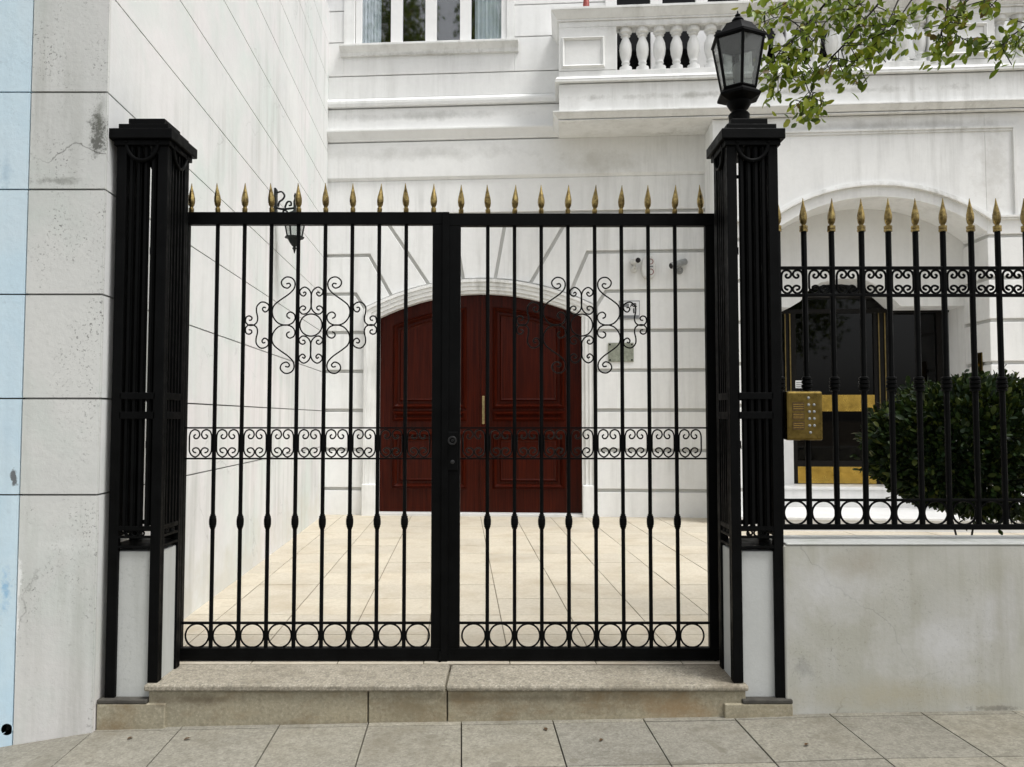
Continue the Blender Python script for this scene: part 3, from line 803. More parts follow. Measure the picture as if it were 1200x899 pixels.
# hollow behind: rail is only as deep as the parapet -> cut by making it from two runs
rl2 = MB()
for z0, z1, o1, o2 in ((bz(26)+.0005, bz(24), .02, .02), (bz(24)+.0005, bz(16), .025, .095), (bz(16)+.0005, bz(13), .10, .10)):
    rl2.add([(bl-o1,-BAL-o1,z0),(uR,-BAL-o1,z0),(uR,-BAL+TW+.03,z0),(bl-o1,-BAL+TW+.03,z0),(bl-o2,-BAL-o2,z1),(uR,-BAL-o2,z1),(uR,-BAL+TW+.03,z1),(bl-o2,-BAL+TW+.03,z1)],
           [(0,3,2,1),(4,5,6,7),(0,1,5,4),(1,2,6,5),(2,3,7,6),(3,0,4,7)])
    rl2.add([(bl-o1,-BAL+TW+.0305,z0),(bl+TW+.03,-BAL+TW+.0305,z0),(bl+TW+.03,0,z0),(bl-o1,0,z0),(bl-o2,-BAL+TW+.0305,z1),(bl+TW+.03,-BAL+TW+.0305,z1),(bl+TW+.03,0,z1),(bl-o2,0,z1)],
           [(0,3,2,1),(4,5,6,7),(0,1,5,4),(1,2,6,5),(2,3,7,6),(3,0,4,7)])
rl2.build('rail', M['trim'], balc, bevel=.004)
H = zo1-zo0; s = H
prof = [(.085,0),(.085,.10*s),(.05,.12*s),(.045,.16*s),(.058,.2*s),(.05,.235*s),(.055,.27*s),(.078,.40*s),(.085,.52*s),(.078,.64*s),(.05,.76*s),(.042,.80*s),(.066,.83*s),(.05,.86*s),(.07,.885*s),(.085,.90*s),(.085,1.0*s)]
prof = [(r*.98, z) for r, z in prof]
bm_ = MB().lathe(prof, n=18)
b0 = None
d = Fx(753.5, 58, BAL)-Fx(733.5, 58, BAL); x = Fx(733.8, 58, BAL)
bxs = []
while x < openings[0][1]-.06: bxs.append(x); x += d
x = openings[1][0]+.11
while x < openings[1][1]-.06 and x < Fx(1225, 45, BAL): bxs.append(x); x += d
for x in bxs:
    if b0 is None: b0 = bm_.build('baluster', M['trim'], balc, smooth=True, loc=(x, -BAL+TW/2, zo0))
    else: clone(b0, balc, (x, -BAL+TW/2, zo0))
# french doors behind the balcony
fd = MB(); fz0 = Fz(104, 700)
for px in (722, 763, 777, 817, 829, 866, 878, 930, 942, 978): pass
for a, b_ in ((709,722.5), (762,776), (815,829), (866,880), (920,934), (974,988)):
    fd.box(Fx(a, 5), Fx(b_, 5), -.02 if a > 710 else -.05, .08, fz0, zdT)
fdo = fd.build('balcony_door', M['frame_white'], house, bevel=.006)
MB().box(dBl, dBr, .04, .047, fz0, zdT).build('glazing', M['doorglass'], fdo)
MB().box(Fx(777,5), Fx(860,5), .12, .13, fz0, fz0+2).build('red_curtain', simple('dark_red_curtain', (.10,.012,.012), .9, 0, 6, .3), fdo)
rc = ontohouse(687, 12, .38)
mb = MB().lathe([(.055,0),(.075,.02),(.06,.06),(.052,.3),(.03,.55),(.012,.6)], n=12)
ro = mb.build('red_cone', M['red'], None, smooth=True, loc=(rc.x, rc.y, Fz(104, 700)+.62))
tag(ro, 'small faded red cone standing behind the balcony parapet corner', 'cone')
MB().box(Fx(676,10,.46), Fx(700,10,.46), -.45, -.28, Fz(104,700), Fz(104,700)+.62).build('balcony_shelf', M['trim'], house)

# ------------------------------------------------------------------ wrought iron generators
IR = M['iron']
def scroll_mesh(name, pts, r, sq=(1.3, 1)):
    return MB().tube(pts, r, 6, squash=sq)
BAND = [(150,235),(128,252),(128,278),(150,297),(185,288),(211,240),(193,185),(140,161),(88,185),(64,240),(60,300),(60,370),(60,430),(64,490),(92,545),(150,576),(203,540),(217,490),(190,447),(150,438),(112,462),(125,498),(160,512)]
def band_pts(pitch, h, side):
    k = []
    for x, y in catmull(BAND, 4):
        u = (x-225)/196*pitch/2; v = -(y-367)/217*h/2
        k.append((u*side, 0, v))
    return k
SPEAR = [(.0125,0),(.0145,.004),(.0145,.026),(.0105,.030),(.0105,.036),(.0165,.046),(.0195,.066),(.0185,.086),(.013,.112),(.006,.142),(.0015,.170)]
def spear(scale, collar=0):
    pr = [(r*scale, z*scale) for r, z in SPEAR]
    return MB().lathe(pr, n=8, rot=.3)

# ------------------------------------------------------------------ gate leaves
YG = 4.38
def gx(px, py=500): return P(px, py, YG).x
def gzv(py): return P(600, py, YG).z
MED = {
 'ring': None,
 'centre': [(478,210),(490,200),(499,214),(480,232),(455,215),(455,185),(487,163),(520,180),(538,215),(538,270),(537,325),(510,362),(475,370),(450,345),(458,318),(480,308),(497,320),(490,337),(476,338)],
 'side': [(348,138),(370,134),(379,152),(355,171),(320,155),(311,118),(345,86),(388,92),(413,125),(408,172),(370,215),(300,265),(258,302),(243,345),(252,395),(290,440),(345,456),(395,441),(418,405),(410,370),(380,355),(357,370),(358,392),(378,404)],
 'outer': [(192,322),(176,318),(168,335),(186,354),(211,340),(216,305),(190,282),(155,280),(126,310),(122,350),(132,400),(125,435),(100,455),(65,456),(40,430),(45,395),(68,385),(88,398),(82,416),(66,418)],
}
MS = .1545/207.0                                       # crop units -> metres (bar pitch is 207 units)
def gate(name, xs_bar, x_out, x_in, label, lock, sgn):
    """xs_bar ascending; x_out hinge-side edge, x_in meeting edge; sgn=+1 hinge on the left"""
    root = empty('iron_gate', ((x_out+x_in)/2, YG, FLOOR)); tag(root, label, 'gate', 'pair of iron gates')
    ox, oz = (x_out+x_in)/2, FLOOR
    L = lambda x: x-ox
    Zv = lambda py: gzv(py)-oz
    dz = .0 if sgn > 0 else -.008
    zt0, zt1 = Zv(264)+dz, Zv(249.5)+dz; zb0, zb1 = Zv(773), Zv(758.5)
    lo, hi = min(L(x_out), L(x_in)), max(L(x_out), L(x_in))
    so = .052; si = .078
    sl0, sl1 = (lo, lo+so) if sgn > 0 else (lo, lo+si)
    sr0, sr1 = (hi-si, hi) if sgn > 0 else (hi-so, hi)
    MB().box(sl0, sl1, -.02, .02, zb1, zt0).build('stile', IR, root, bevel=.003)
    MB().box(sr0, sr1, -.02, .02, zb1, zt0).build('stile', IR, root, bevel=.003)
    MB().box(lo, hi, -.021, .021, zt0, zt1).build('top_rail', IR, root, bevel=.003)
    MB().box(lo, hi, -.021, .021, zb0, zb1).build('bottom_rail', IR, root, bevel=.003)
    zr = Zv(730); zs0, zs1 = Zv(537.5), Zv(501.5)
    for nm, z in (('ring_rail', zr), ('scroll_rail', zs0), ('scroll_rail', zs1)):
        h = .006 if nm == 'ring_rail' else .0045
        MB().box(sl1, sr0, -.008, .008, z-h, z+h).build(nm, IR, root)
    # bars with collars
    bar0 = col0 = None
    zc = Zv(611)
    KS = .86
    cprof = [(.0112,-.054),(.0165,-.0535),(.017,-.045),(.0195,-.043),(.0225,-.032),(.0195,-.0295),(.0235,-.026),(.0245,0),(.0235,.022),(.0195,.0255),(.0225,.029),(.020,.039),(.0155,.042),(.0165,.052),(.0112,.053)]
    cprof = [(max(.0112, a_*KS), b_*.78) for a_, b_ in cprof]
    for i, x in enumerate(xs_bar):
        if bar0 is None:
            bar0 = MB().tube([(0,0,zb1),(0,0,zt0)], .0112, 8).build('bar', IR, root, smooth=True, loc=(L(x),0,0))
            col0 = MB().lathe(cprof, n=10).build('collar', IR, bar0, smooth=True, loc=(0,0,zc))
        else:
            b_ = clone(bar0, root, (L(x),0,0)); clone(col0, b_, (0,0,zc))
    # spear finials above every bar and both stiles
    sp0 = None
    pitch = (xs_bar[-1]-xs_bar[0])/7
    sx = [xs_bar[0]-pitch]+list(xs_bar)+[xs_bar[-1]+pitch]
    for i, x in enumerate(sx):
        sp0 = sp0 or spear(1.02).build('spear_finial', M['gold'], root, smooth=True, loc=(L(x),0,zt1-.001))
        if i:
            s_ = clone(sp0, root, (L(x)+random.uniform(-.002,.002), 0, zt1-.001)); s_.rotation_euler = (random.uniform(-.05,.05), random.uniform(-.05,.05), random.uniform(0,3))
    # rings and scrolls in every cell
    cells = [x-pitch/2 for x in xs_bar]+[xs_bar[-1]+pitch/2]
    rr = .0655
    ring0 = None; sc = {}
    zrc = (zr-.006+zb1)/2
    for cxx in cells:
        cc = max(sl1+rr+.002, min(sr0-rr-.002, L(cxx)))
        if ring0 is None:
            ring0 = MB().tube([(rr*math.cos(2*PI*k/40), 0, rr*math.sin(2*PI*k/40)) for k in range(40)], .0052, 6, closed=True, squash=(1.4,1)).build('ring', IR, root, smooth=True, loc=(cc,0,zrc))
        else: clone(ring0, root, (cc,0,zrc))
        for sd in (1, -1):
            if sd not in sc:
                sc[sd] = MB().tube(band_pts(pitch*.97, zs1-zs0-.012, sd), .0043, 6, squash=(1.5,1)).build('scroll', IR, root, smooth=True, loc=(L(cxx),0,(zs0+zs1)/2))
            else: clone(sc[sd], root, (L(cxx),0,(zs0+zs1)/2))
    # scroll medallion
    mx = (xs_bar[3]+xs_bar[4])/2; mz = Zv(381)
    kx = pitch/207.0
    MB().tube([(85*kx*math.cos(2*PI*k/44), 0, 85*kx*math.sin(2*PI*k/44)) for k in range(44)], .0042, 6, closed=True, squash=(1.5,1)).build('medallion_ring', IR, root, smooth=True, loc=(L(mx),0,mz))
    for nm in ('centre', 'side', 'outer'):
        for fx in (1, -1):
            for fz in (1, -1):
                pts = [((x-540)*kx*fx, 0, (455-y)*kx*fz) for x, y in catmull([tuple(p) for p in MED[nm]], 5)]
                MB().tube(pts, .0042, 6, squash=(1.5,1)).build('medallion_scroll', IR, root, smooth=True, loc=(L(mx),0,mz))
    if lock:
        lx = L(gx(531)); 
        lb = MB().box(lx-.028, lx+.03, -.032, -.0205, Zv(551), Zv(506)).build('lock_plate', IR, root, bevel=.004)
        kz = Zv(516)
        kn = MB().tube([(lx,-.03,kz),(lx,-.06,kz)], .008, 8)
        kn.tube([(lx+.02*math.cos(a), -.066, kz+.02*math.sin(a)) for a in [2*PI*k/20 for k in range(20)]], .006, 6, closed=True)
        kn.build('ring_handle', simple('worn_handle_metal', (.012,.012,.012), .4, .2, 30, .3), lb, smooth=True)
        MB().lathe([(.012,0),(.012,.006),(.006,.008)], n=10).build('keyhole_cover', simple('worn_key_metal', (.02,.02,.02), .4, .2, 30, .3), lb, smooth=True, loc=(lx, -.034, Zv(541))).rotation_euler = (PI/2, 0, 0)
        bx = L(gx(517)); bo = MB()
        bo.tube([(bx,-.03,Zv(762)),(bx,-.03,Zv(776))], .007, 8); bo.box(bx-.03, bx+.03, -.05, -.012, Zv(776.5)-.004, Zv(773)-.004); bo.build('drop_bolt', IR, root)
        MB().box(L(gx(518)), L(gx(526)), -.03, -.0215, zb0, zt1+.006).build('meeting_strip', IR, root, bevel=.002)
    for py in (330, 690):
        hx_ = L(x_out); MB().tube([(hx_-sgn*.008, 0, Zv(py)-.05), (hx_-sgn*.008, 0, Zv(py)+.05)], .014, 10).build('hinge', IR, root, smooth=True)
    hx_ = L(x_out)+sgn*.018
    MB().tube([(hx_, 0, -.001), (hx_, 0, zb0)], .009, 8).build('pivot_pin', IR, root)
    return root
xl = [gx(247.3+32.28*k, 730) for k in range(8)]
xr = [gx(571+32.0*k, 730) for k in range(8)]
gate('left', xl, gx(207, 520), gx(522.3, 500), 'black iron gate with gilded spears, medallion before the white wall, hinged on lampless pillar', False, 1)
gate('right', xr, gx(839, 520), gx(523.3, 500), 'black iron gate with gilded spears and ring-handled lock, hinged on the lantern-topped pillar', True, -1)

# ------------------------------------------------------------------ pillars
YP0, YP1 = 4.01, 4.28
def pillar(cx, label, inner):
    """inner = +1 when the gate is on its right"""
    cy = (YP0+YP1)/2; w = .135
    g0 = zs(cx)
    root = empty('iron_pillar', (cx, cy, g0)); tag(root, label, 'pillar', 'openwork iron gate pillars')
    Zr = lambda py: P(600, py, YP0).z-g0
    zcap = P(600, 162, 3.98).z-g0; zbot = Zr(640)
    zfoot_o = P(600, 818, YP0).z-g0; ztread = FLOOR-g0
    # corner posts
    pw = .052
    for sx in (-1, 1):
        for sy in (-1, 1):
            x1 = sx*w; y1 = sy*w
            foot = (ztread+.0005) if sx == inner else zfoot_o
            MB().box(x1, x1-sx*pw, y1, y1-sy*.03, foot, zcap).box(x1, x1-sx*.03, y1-sy*.0301, y1-sy*pw, foot, zcap).build('post', IR, root, bevel=.003)
    # fluted bars on four faces
    n = 4; span = 2*w-2*pw; bw = .022; gap = (span-n*bw)/(n+1)
    zb_top = zcap-.002
    def face(k):
        # returns mapping (s along face, d outward depth, z) -> xyz
        if k == 0: return lambda s, d, z: (s, -w+d, z)
        if k == 1: return lambda s, d, z: (w-d, s, z)
        if k == 2: return lambda s, d, z: (-s, w-d, z)
        return lambda s, d, z: (-w+d, -s, z)
    for k in range(4):
        f = face(k)
        def fbox(mb, s0, s1, d0, d1, z0, z1):
            vs = [f(*q) for q in ((s0,d0,z0),(s1,d0,z0),(s1,d1,z0),(s0,d1,z0),(s0,d0,z1),(s1,d0,z1),(s1,d1,z1),(s0,d1,z1))]
            mb.add(vs, [(0,3,2,1),(4,5,6,7),(0,1,5,4),(1,2,6,5),(2,3,7,6),(3,0,4,7)])
        zorn = Zr(622)
        hidden = (k in (2, 3)) if inner > 0 else (k in (1, 2))
        n, bw = (5, .0285) if hidden else (4, .0245)
        gap = (span-n*bw)/(n+1)
        for i in range(n):
            if k == 2 and ((inner > 0 and i == 4) or (inner < 0 and i == 2)): continue
            s0 = -span/2+gap+(bw+gap)*i
            mb = MB(); fbox(mb, s0, s0+bw, .012, .022, zorn, zb_top); fbox(mb, s0+.006, s0+bw-.006, .004, .0121, zorn, zb_top)
            mb.build('flute_bar', IR, root)
        for py0, py1 in ((468, 460), (491, 482.5)):
            mb = MB(); fbox(mb, -w+pw-.01, w-pw+.01, .0, .012, Zr(py0), Zr(py1)); mb.build('cross_band', IR, root, bevel=.002)
        mb = MB(); fbox(mb, -w+pw-.01, w-pw+.01, .002, .02, zorn, zorn+.022); mb.build('cross_band', IR, root)
        mb = MB(); fbox(mb, -w+pw-.01, w-pw+.01, .002, .02, Zr(631), Zr(631)+.012); mb.build('cross_band', IR, root)
        # bottom scroll ornaments
        zc0 = (zorn+Zr(631)+.012)/2
        for sd in (-1, 1):
            pts = []
            for j in range(15):
                a = sd*(PI*.5+j*.62); r = .019*(1-j/20); pts.append(f(sd*.036+r*math.cos(a), .01, zc0+r*math.sin(a)))
            MB().tube(pts, .005, 6).build('base_scroll', IR, root, smooth=True)
        MB().tube([f(.016*math.cos(a), .01, zc0+.016*math.sin(a)) for a in [2*PI*j/16 for j in range(16)]], .005, 6, closed=True).build('base_ring', IR, root, smooth=True)
        # festoon swag under the cap
        zf = zcap-.012
        pts = [f(.083*math.cos(PI+PI*j/18), -.004, zf+.098*math.sin(PI+PI*j/18)) for j in range(19)]
        MB().tube(pts, .0085, 8, squash=(1, 1.2)).build('festoon', IR, root, smooth=True)
        for sd in (-1, 1):
            MB().lathe([(.0,-.012),(.012,-.006),(.014,0),(.012,.006),(.0,.012)], n=10).build('rosette', IR, root, smooth=True, loc=f(sd*.083, -.006, zf))
    MB().box(-w+.002, w-.002, -w+.002, w-.002, zbot-.012, zbot).build('base_plate', IR, root)
    # stepped cap
    c0 = P(600, 150, 3.98).z-g0
    hw = .167
    MB().box(-hw, hw, -hw, hw, zcap, c0).build('cap', IR, root, bevel=.004)
    MB().box(-hw+.035, hw-.035, -hw+.035, hw-.035, c0, c0+.036).build('cap_tier', IR, root, bevel=.003)
    MB().box(-hw+.07, hw-.07, -hw+.07, hw-.07, c0+.0362, c0+.078).build('cap_tier', IR, root, bevel=.003)
    MB().box(-hw+.02, hw-.02, -hw+.02, hw-.02, zcap-.03, zcap-.0005).build('cap_moulding', IR, root, bevel=.003)
    # rendered masonry stub and stone footing
    MB().box(-w+.012, w-.012, -w+.02, w-.005, -.05, zbot-.03).build('masonry_stub', M['stub'], root, bevel=.006)
    s0, s1 = (-.158, .19) if inner > 0 else (-.19, .158)
    zt_ = zfoot_o
    foot = MB().box(s0, s1, -w-.03, w-.02, -.06, zt_-.02).build('footing', M['riser'], root, bevel=.006)
    a, b_ = (s0, s0+.255) if inner > 0 else (s1-.255, s1)
    MB().box(a, b_, -w-.031, w-.02, zt_-.0195, zt_).build('footing_slab', M['slate'], root, bevel=.004)
    # gate post on the courtyard side
    pxo = .145 if inner > 0 else -.145
    return root, c0+.078+g0
pl_cx = (P(126, 700, YP0).x+P(185, 700, YP0).x)/2
pr_cx = (P(858, 680, YP0).x+P(919.5, 680, YP0).x)/2
p1, _ = pillar(pl_cx, 'openwork black iron pillar without a lamp, standing against the stained white wall', 1)
p2, zcaptop = pillar(pr_cx, 'openwork black iron pillar carrying the hexagonal lantern, beside the low garden wall', -1)
# gate posts belong to the pillars
for root, a, b_ in ((p1, gx(196,520), gx(205.5,520)), (p2, gx(840.3,520), gx(848,520))):
    ob = MB().box(a-root.location.x, b_-root.location.x, YG-.02-root.location.y, YG+.02-root.location.y, FLOOR-root.location.z, gzv(249)-root.location.z).build('gate_post', IR, root, bevel=.003)
    s_ = 1 if root is p1 else -1
    for py in (300, 520, 720):
        z = gzv(py)-root.location.z
        xa = a if root is p1 else b_
        MB().box(xa-root.location.x-.06*s_ if s_ > 0 else xa-root.location.x, xa-root.location.x if s_ > 0 else xa-root.location.x+.06, .10, YG+.01-root.location.y, z-.02, z+.02).build('post_bracket', IR, root)

# ------------------------------------------------------------------ entrance step
xs0, xs1, xsj = P(168,803,3.98).x, P(878,801,3.98).x, P(522,800,3.98).x
step_ = empty('stone_step', ((xs0+xs1)/2, 4.1, zs(0))); ox, oy, oz = step_.location
tag(step_, 'worn granite doorstep with sandstone riser under the iron gate', 'step')
zt0 = P(600, 811, 3.98).z
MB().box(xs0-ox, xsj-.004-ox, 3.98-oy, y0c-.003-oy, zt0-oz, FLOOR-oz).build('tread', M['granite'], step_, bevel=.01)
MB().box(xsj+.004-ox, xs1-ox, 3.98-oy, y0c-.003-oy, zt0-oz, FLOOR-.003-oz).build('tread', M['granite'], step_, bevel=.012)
rj = [P(173,830,4.0).x, P(431,830,4.0).x, P(524,830,4.0).x, P(875,830,4.0).x]
for a, b_, dy in zip(rj, rj[1:], (0, .003, .001)):
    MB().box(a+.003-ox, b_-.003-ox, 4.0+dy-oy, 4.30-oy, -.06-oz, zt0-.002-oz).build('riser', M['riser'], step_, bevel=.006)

# ------------------------------------------------------------------ low garden wall
xw0 = pr_cx+.130
lw = empty('garden_wall', (xw0, 4.0, zs(2))); oz = lw.location.z
tag(lw, 'low grey rendered garden wall with cracks, under the spear railing', 'wall')
zw = P(1050, 636.5, 4.0).z-oz
MB().box(0, 5.5, .0, .27, -.2, zw-.012).build('wall_body', M['low'], lw, bevel=.008)
MB().box(.012, 5.5, -.004, .275, zw-.0118, zw).build('coping', M['slate'] if False else M['stub'], lw, bevel=.006)

# ------------------------------------------------------------------ spear railing
YF = 4.14
fx_ = lambda px, py=450: P(px, py, YF).x
ff = lambda py: P(1050, py, YF).z
rail_root = empty('iron_railing', (fx_(915), YF, zw+oz)); RX, RZ = fx_(915), zw+oz
tag(rail_root, 'black iron railing with gilded spear tips on the low garden wall', 'railing')
pitchF = fx_(1172.8)-fx_(1140.2)
xf = [fx_(914)+pitchF*k for k in range(14)]
zF = lambda py: ff(py)-RZ
xe = xf[-1]-RX
for y0, y1, hd in ((316,312.5,.012), (348,344.5,.012), (587.5,584.5,.01), (620.5,614.5,.016)):
    MB().box(-.03, xe, -hd, hd, zF(y0), zF(y1)).build('rail', IR, rail_root, bevel=.002)
bar0 = c0_ = s0_ = None; scf = {}; rg = None
cp = [(.0155,-.045),(.026,-.042),(.026,-.032),(.019,-.029),(.028,-.024),(.028,-.010),(.019,-.006),(.027,-.002),(.027,.012),(.019,.016),(.026,.02),(.026,.03),(.0155,.036)]
spF = spear(1.08); spF.lathe([(.0155,-.002),(.022,.0),(.022,.012),(.017,.016)], n=8)
spF.lathe([(.017,.012),(.022,.016),(.022,.03),(.014,.033)], n=8)
for i, x in enumerate(xf):
    lx = x-RX
    if bar0 is None:
        bar0 = MB().tube([(0,0,zF(618)),(0,0,zF(271))], .0150, 8).build('bar', IR, rail_root, smooth=True, loc=(lx,0,0))
        c0_ = MB().lathe(cp, n=12).build('collar', IR, bar0, smooth=True, loc=(0,0,zF(449)))
        s0_ = spF.build('spear_finial', M['gold'], bar0, smooth=True, loc=(0,0,zF(271.5)))
    else:
        b_ = clone(bar0, rail_root, (lx+random.uniform(-.004,.004),0,0)); b_.rotation_euler = (0, random.uniform(-.006,.006), 0)
        clone(c0_, b_, (0,0,zF(449))); q = clone(s0_, b_, (0,0,zF(271.5))); q.rotation_euler = (random.uniform(-.03,.03), random.uniform(-.04,.04), random.uniform(0,3))
    if i == len(xf)-1: break
    cxx = lx+pitchF/2
    zc_r = (zF(587.5)+zF(614.5))/2; R_ = pitchF/2-.012
    if rg is None: rg = MB().tube([(R_*math.cos(2*PI*k/36),0,R_*math.sin(2*PI*k/36)) for k in range(36)], .0058, 6, closed=True, squash=(1.4,1)).build('ring', IR, rail_root, smooth=True, loc=(cxx,0,zc_r))
    else: clone(rg, rail_root, (cxx,0,zc_r))
    for sd in (1, -1):
        if sd not in scf: scf[sd] = MB().tube(band_pts(pitchF*.92, zF(316)-zF(344.5)+.0, sd), .0062, 6, squash=(1.3,1)).build('scroll', IR, rail_root, smooth=True, loc=(cxx,0,(zF(316)+zF(344.5))/2))
        else: clone(scf[sd], rail_root, (cxx,0,(zF(316)+zF(344.5))/2))

# ------------------------------------------------------------------ intercom
YI = 4.085
a, b_ = P(920, 516, YI), P(961.5, 458.5, YI)
ic = empty('intercom', ((a.x+b_.x)/2, YI, a.z)); tag(ic, 'brass intercom panel with buttons fixed to the railing', 'intercom')
hw = (b_.x-a.x)/2; hh = b_.z-a.z
MB().box(-hw, hw, -.03, .02, 0, hh).build('faceplate', M['brass_dull'], ic, bevel=.012)
MB().box(-hw+.004, hw-.004, .0205, .04, .004, hh-.004).build('backbox', M['dark_frame'], ic, bevel=.004)
U = lambda fx2: -hw+2*hw*fx2
but = None
for j, (fx2, fy) in enumerate([(.60,.86),(.60,.72),(.75,.72),(.62,.58),(.75,.58),(.62,.44),(.75,.44),(.62,.30),(.75,.30),(.64,.16)]):
    if but is None:
        but = MB().lathe([(.0072,0),(.0072,.004),(.004,.006)], n=10).build('button', M['camgrey'], ic, smooth=True, loc=(U(fx2),-.030,hh*fy)); but.rotation_euler = (PI/2,0,0)
    else: clone(but, ic, (U(fx2),-.030,hh*fy))
for f0, f1 in ((.60,.77), (.42,.56), (.22,.38)):
    MB().box(U(.16), U(.48), -.0325, -.0305, hh*f0, hh*f1).build('name_panel', simple('dark_brass_inlay', (.12,.075,.03), .5, .6, 60, .5), ic)
    for k in range(1, 4):
        zl = hh*(f0+(f1-f0)*k/4); MB().box(U(.18), U(.46), -.0332, -.0326, zl-.0012, zl+.0012).build('name_line', M['brass'], ic)

# ------------------------------------------------------------------ pillar lantern
lc = V(P(866, 130, 4.145).x, 4.145, zcaptop)
lam = empty('pillar_lantern', lc); tag(lam, 'black hexagonal glazed lantern on top of the right pillar cap', 'lantern')
zl = lambda py: P(866, py, 4.145).z-zcaptop
zo_ = zl(22)
rot = math.radians(-96)
MB().lathe([(.052,0),(.056,zl(138)),(.058,zl(135.5)),(.05,zl(133)),(.036,zl(131.5)),(.036,zl(130.5)),(.05,zl(128)),(.064,zl(123)),(.066,zl(120.5))], n=18).build('stem', IR, lam, smooth=True)
zg0, zg1 = zl(106), zl(50)
z5 = zl(129)
MB().lathe([(.06,zl(120.4)),(.075,zl(119.5)),(.122,zl(115.5)),(.124,zl(113)),(.098,zl(109)),(.09,zg0)], n=6, rot=rot).build('gallery', IR, lam)
R0, R1 = .093, .142
def hexp(r, z, k): a = rot+k*PI/3; return V(r*math.cos(a), r*math.sin(a), z)
fm = MB()
for k in range(6):
    fm.tube([hexp(R0, zg0, k), hexp(R1, zg1, k)], .0085, 6)
    fm.tube([hexp(R0, zg0, k), hexp(R0, zg0, k+1)], .0075, 6); fm.tube([hexp(R1, zg1, k), hexp(R1, zg1, k+1)], .009, 6)
fm.build('cage', IR, lam)
for k in range(6):
    q = [hexp(R0, zg0, k), hexp(R0, zg0, k+1), hexp(R1, zg1, k+1), hexp(R1, zg1, k)]
    cen = V(0,0,(zg0+zg1)/2); n_ = (q[1]-q[0]).cross(q[3]-q[0]).normalized()*.002
    MB().add([p+n_ for p in q]+[p-n_ for p in q], [(0,1,2,3),(7,6,5,4),(0,4,5,1),(1,5,6,2),(2,6,7,3),(3,7,4,0)]).build('pane', M['lampglass'], lam)
MB().lathe([(R1-.005,zg1-.004),(R1+.014,zg1+.002),(R1+.012,zg1+.016),(.125,zl(44)),(.085,zl(33)+.0),(.08,zl(31)),(.04,zl(29.5))], n=6, rot=rot).build('roof', IR, lam)
MB().lathe([(.03,zl(30)),(.015,zl(28.5)),(.03,zl(26)),(.033,zl(24)),(.024,zl(21.5)),(.01,zl(20)),(.016,zl(18)),(.006,zl(16)),(.003,zl(13))], n=12).build('finial', IR, lam, smooth=True)
MB().lathe([(.018,zg0),(.018,zg0+.05),(.03,zg0+.08),(.034,zg0+.12),(.02,zg0+.15),(.004,zg0+.157)], n=12).build('bulb', simple('frosted_bulb', (.5,.5,.48), .4), lam, smooth=True)

# ------------------------------------------------------------------ wall lantern on the side wall
tw = None
d = ray(322, 240); w0 = A; # intersect with wall plane
t = ((w0-V(CAM.x,CAM.y,0)).dot(wnorm))/(V(d.x,d.y,0).dot(wnorm)); hit = CAM+d*t
wlz = hit.y
wlr = empty('wall_lantern', hit, math.atan2(wnorm.y, wnorm.x)); wlr.scale = (1.12, 1.12, .96); tag(wlr, 'small black lantern hanging from a scrolled bracket on the white side wall', 'lantern')
s = wlz/900.0                                              # metres per photo pixel there
IW = M['iron_wall']
MB().box(-.01, .018, -.04, .04, -.155*1, .17).build('wall_plate', IW, wlr, bevel=.006)
arm = 21*s
MB().tube(catmull([(0.01,0,-.03),(.06,0,-.045),(.12,0,-.04),(arm,0,-.03)], 5), .011, 8).build('arm', IW, wlr, smooth=True)
for pts in ([(.02,0,.13),(.06,0,.14),(.085,0,.10),(.07,0,.06),(.04,0,.03),(.03,0,-.02)], [(.02,0,-.14),(.06,0,-.15),(.10,0,-.12),(.11,0,-.07),(.08,0,-.06),(.075,0,-.09)],
            [(.09,0,-.03),(.11,0,.03),(.14,0,.035),(.145,0,.0),(.125,0,-.005)], [(.12,0,-.1),(.15,0,-.12),(.17,0,-.09),(.15,0,-.07)]):
    MB().tube(catmull(pts, 6), .009, 7).build('bracket_scroll', IW, wlr, smooth=True)
MB().lathe([(.004,.13),(.012,.10),(.008,.07),(.016,.04),(.014,-.05),(.02,-.07)], n=10).build('hanger', IW, wlr, smooth=True, loc=(arm,0,0))
zt_ = -.05
MB().lathe([(.03,-.065),(.06,-.085),(.095,-.105),(.105,-.14),(.10,-.148)], n=6, rot=.2).build('roof', IW, wlr, loc=(arm,0,0))
r0, r1, za_, zb2 = .062, .094, -.345, -.148
fm = MB()
hp = lambda r, z, k: V(r*math.cos(.2+k*PI/3), r*math.sin(.2+k*PI/3), z)
for k in range(6): fm.tube([hp(r0,za_,k), hp(r1,zb2,k)], .007, 6)
fm.build('cage', IW, wlr, loc=(arm,0,0))
for k in range(6):
    q = [hp(r0,za_,k), hp(r0,za_,k+1), hp(r1,zb2,k+1), hp(r1,zb2,k)]
    MB().add(q, [(0,1,2,3)]).build('pane', M['lampglass'], wlr, loc=(arm,0,0))
MB().lathe([(.088,za_+.004),(.085,za_-.008),(.062,za_-.015),(.045,za_-.055),(.022,za_-.09),(.012,za_-.10),(.02,za_-.115),(.012,za_-.13),(.004,za_-.17)][::-1], n=8).build('pendant', IW, wlr, smooth=True, loc=(arm,0,0))

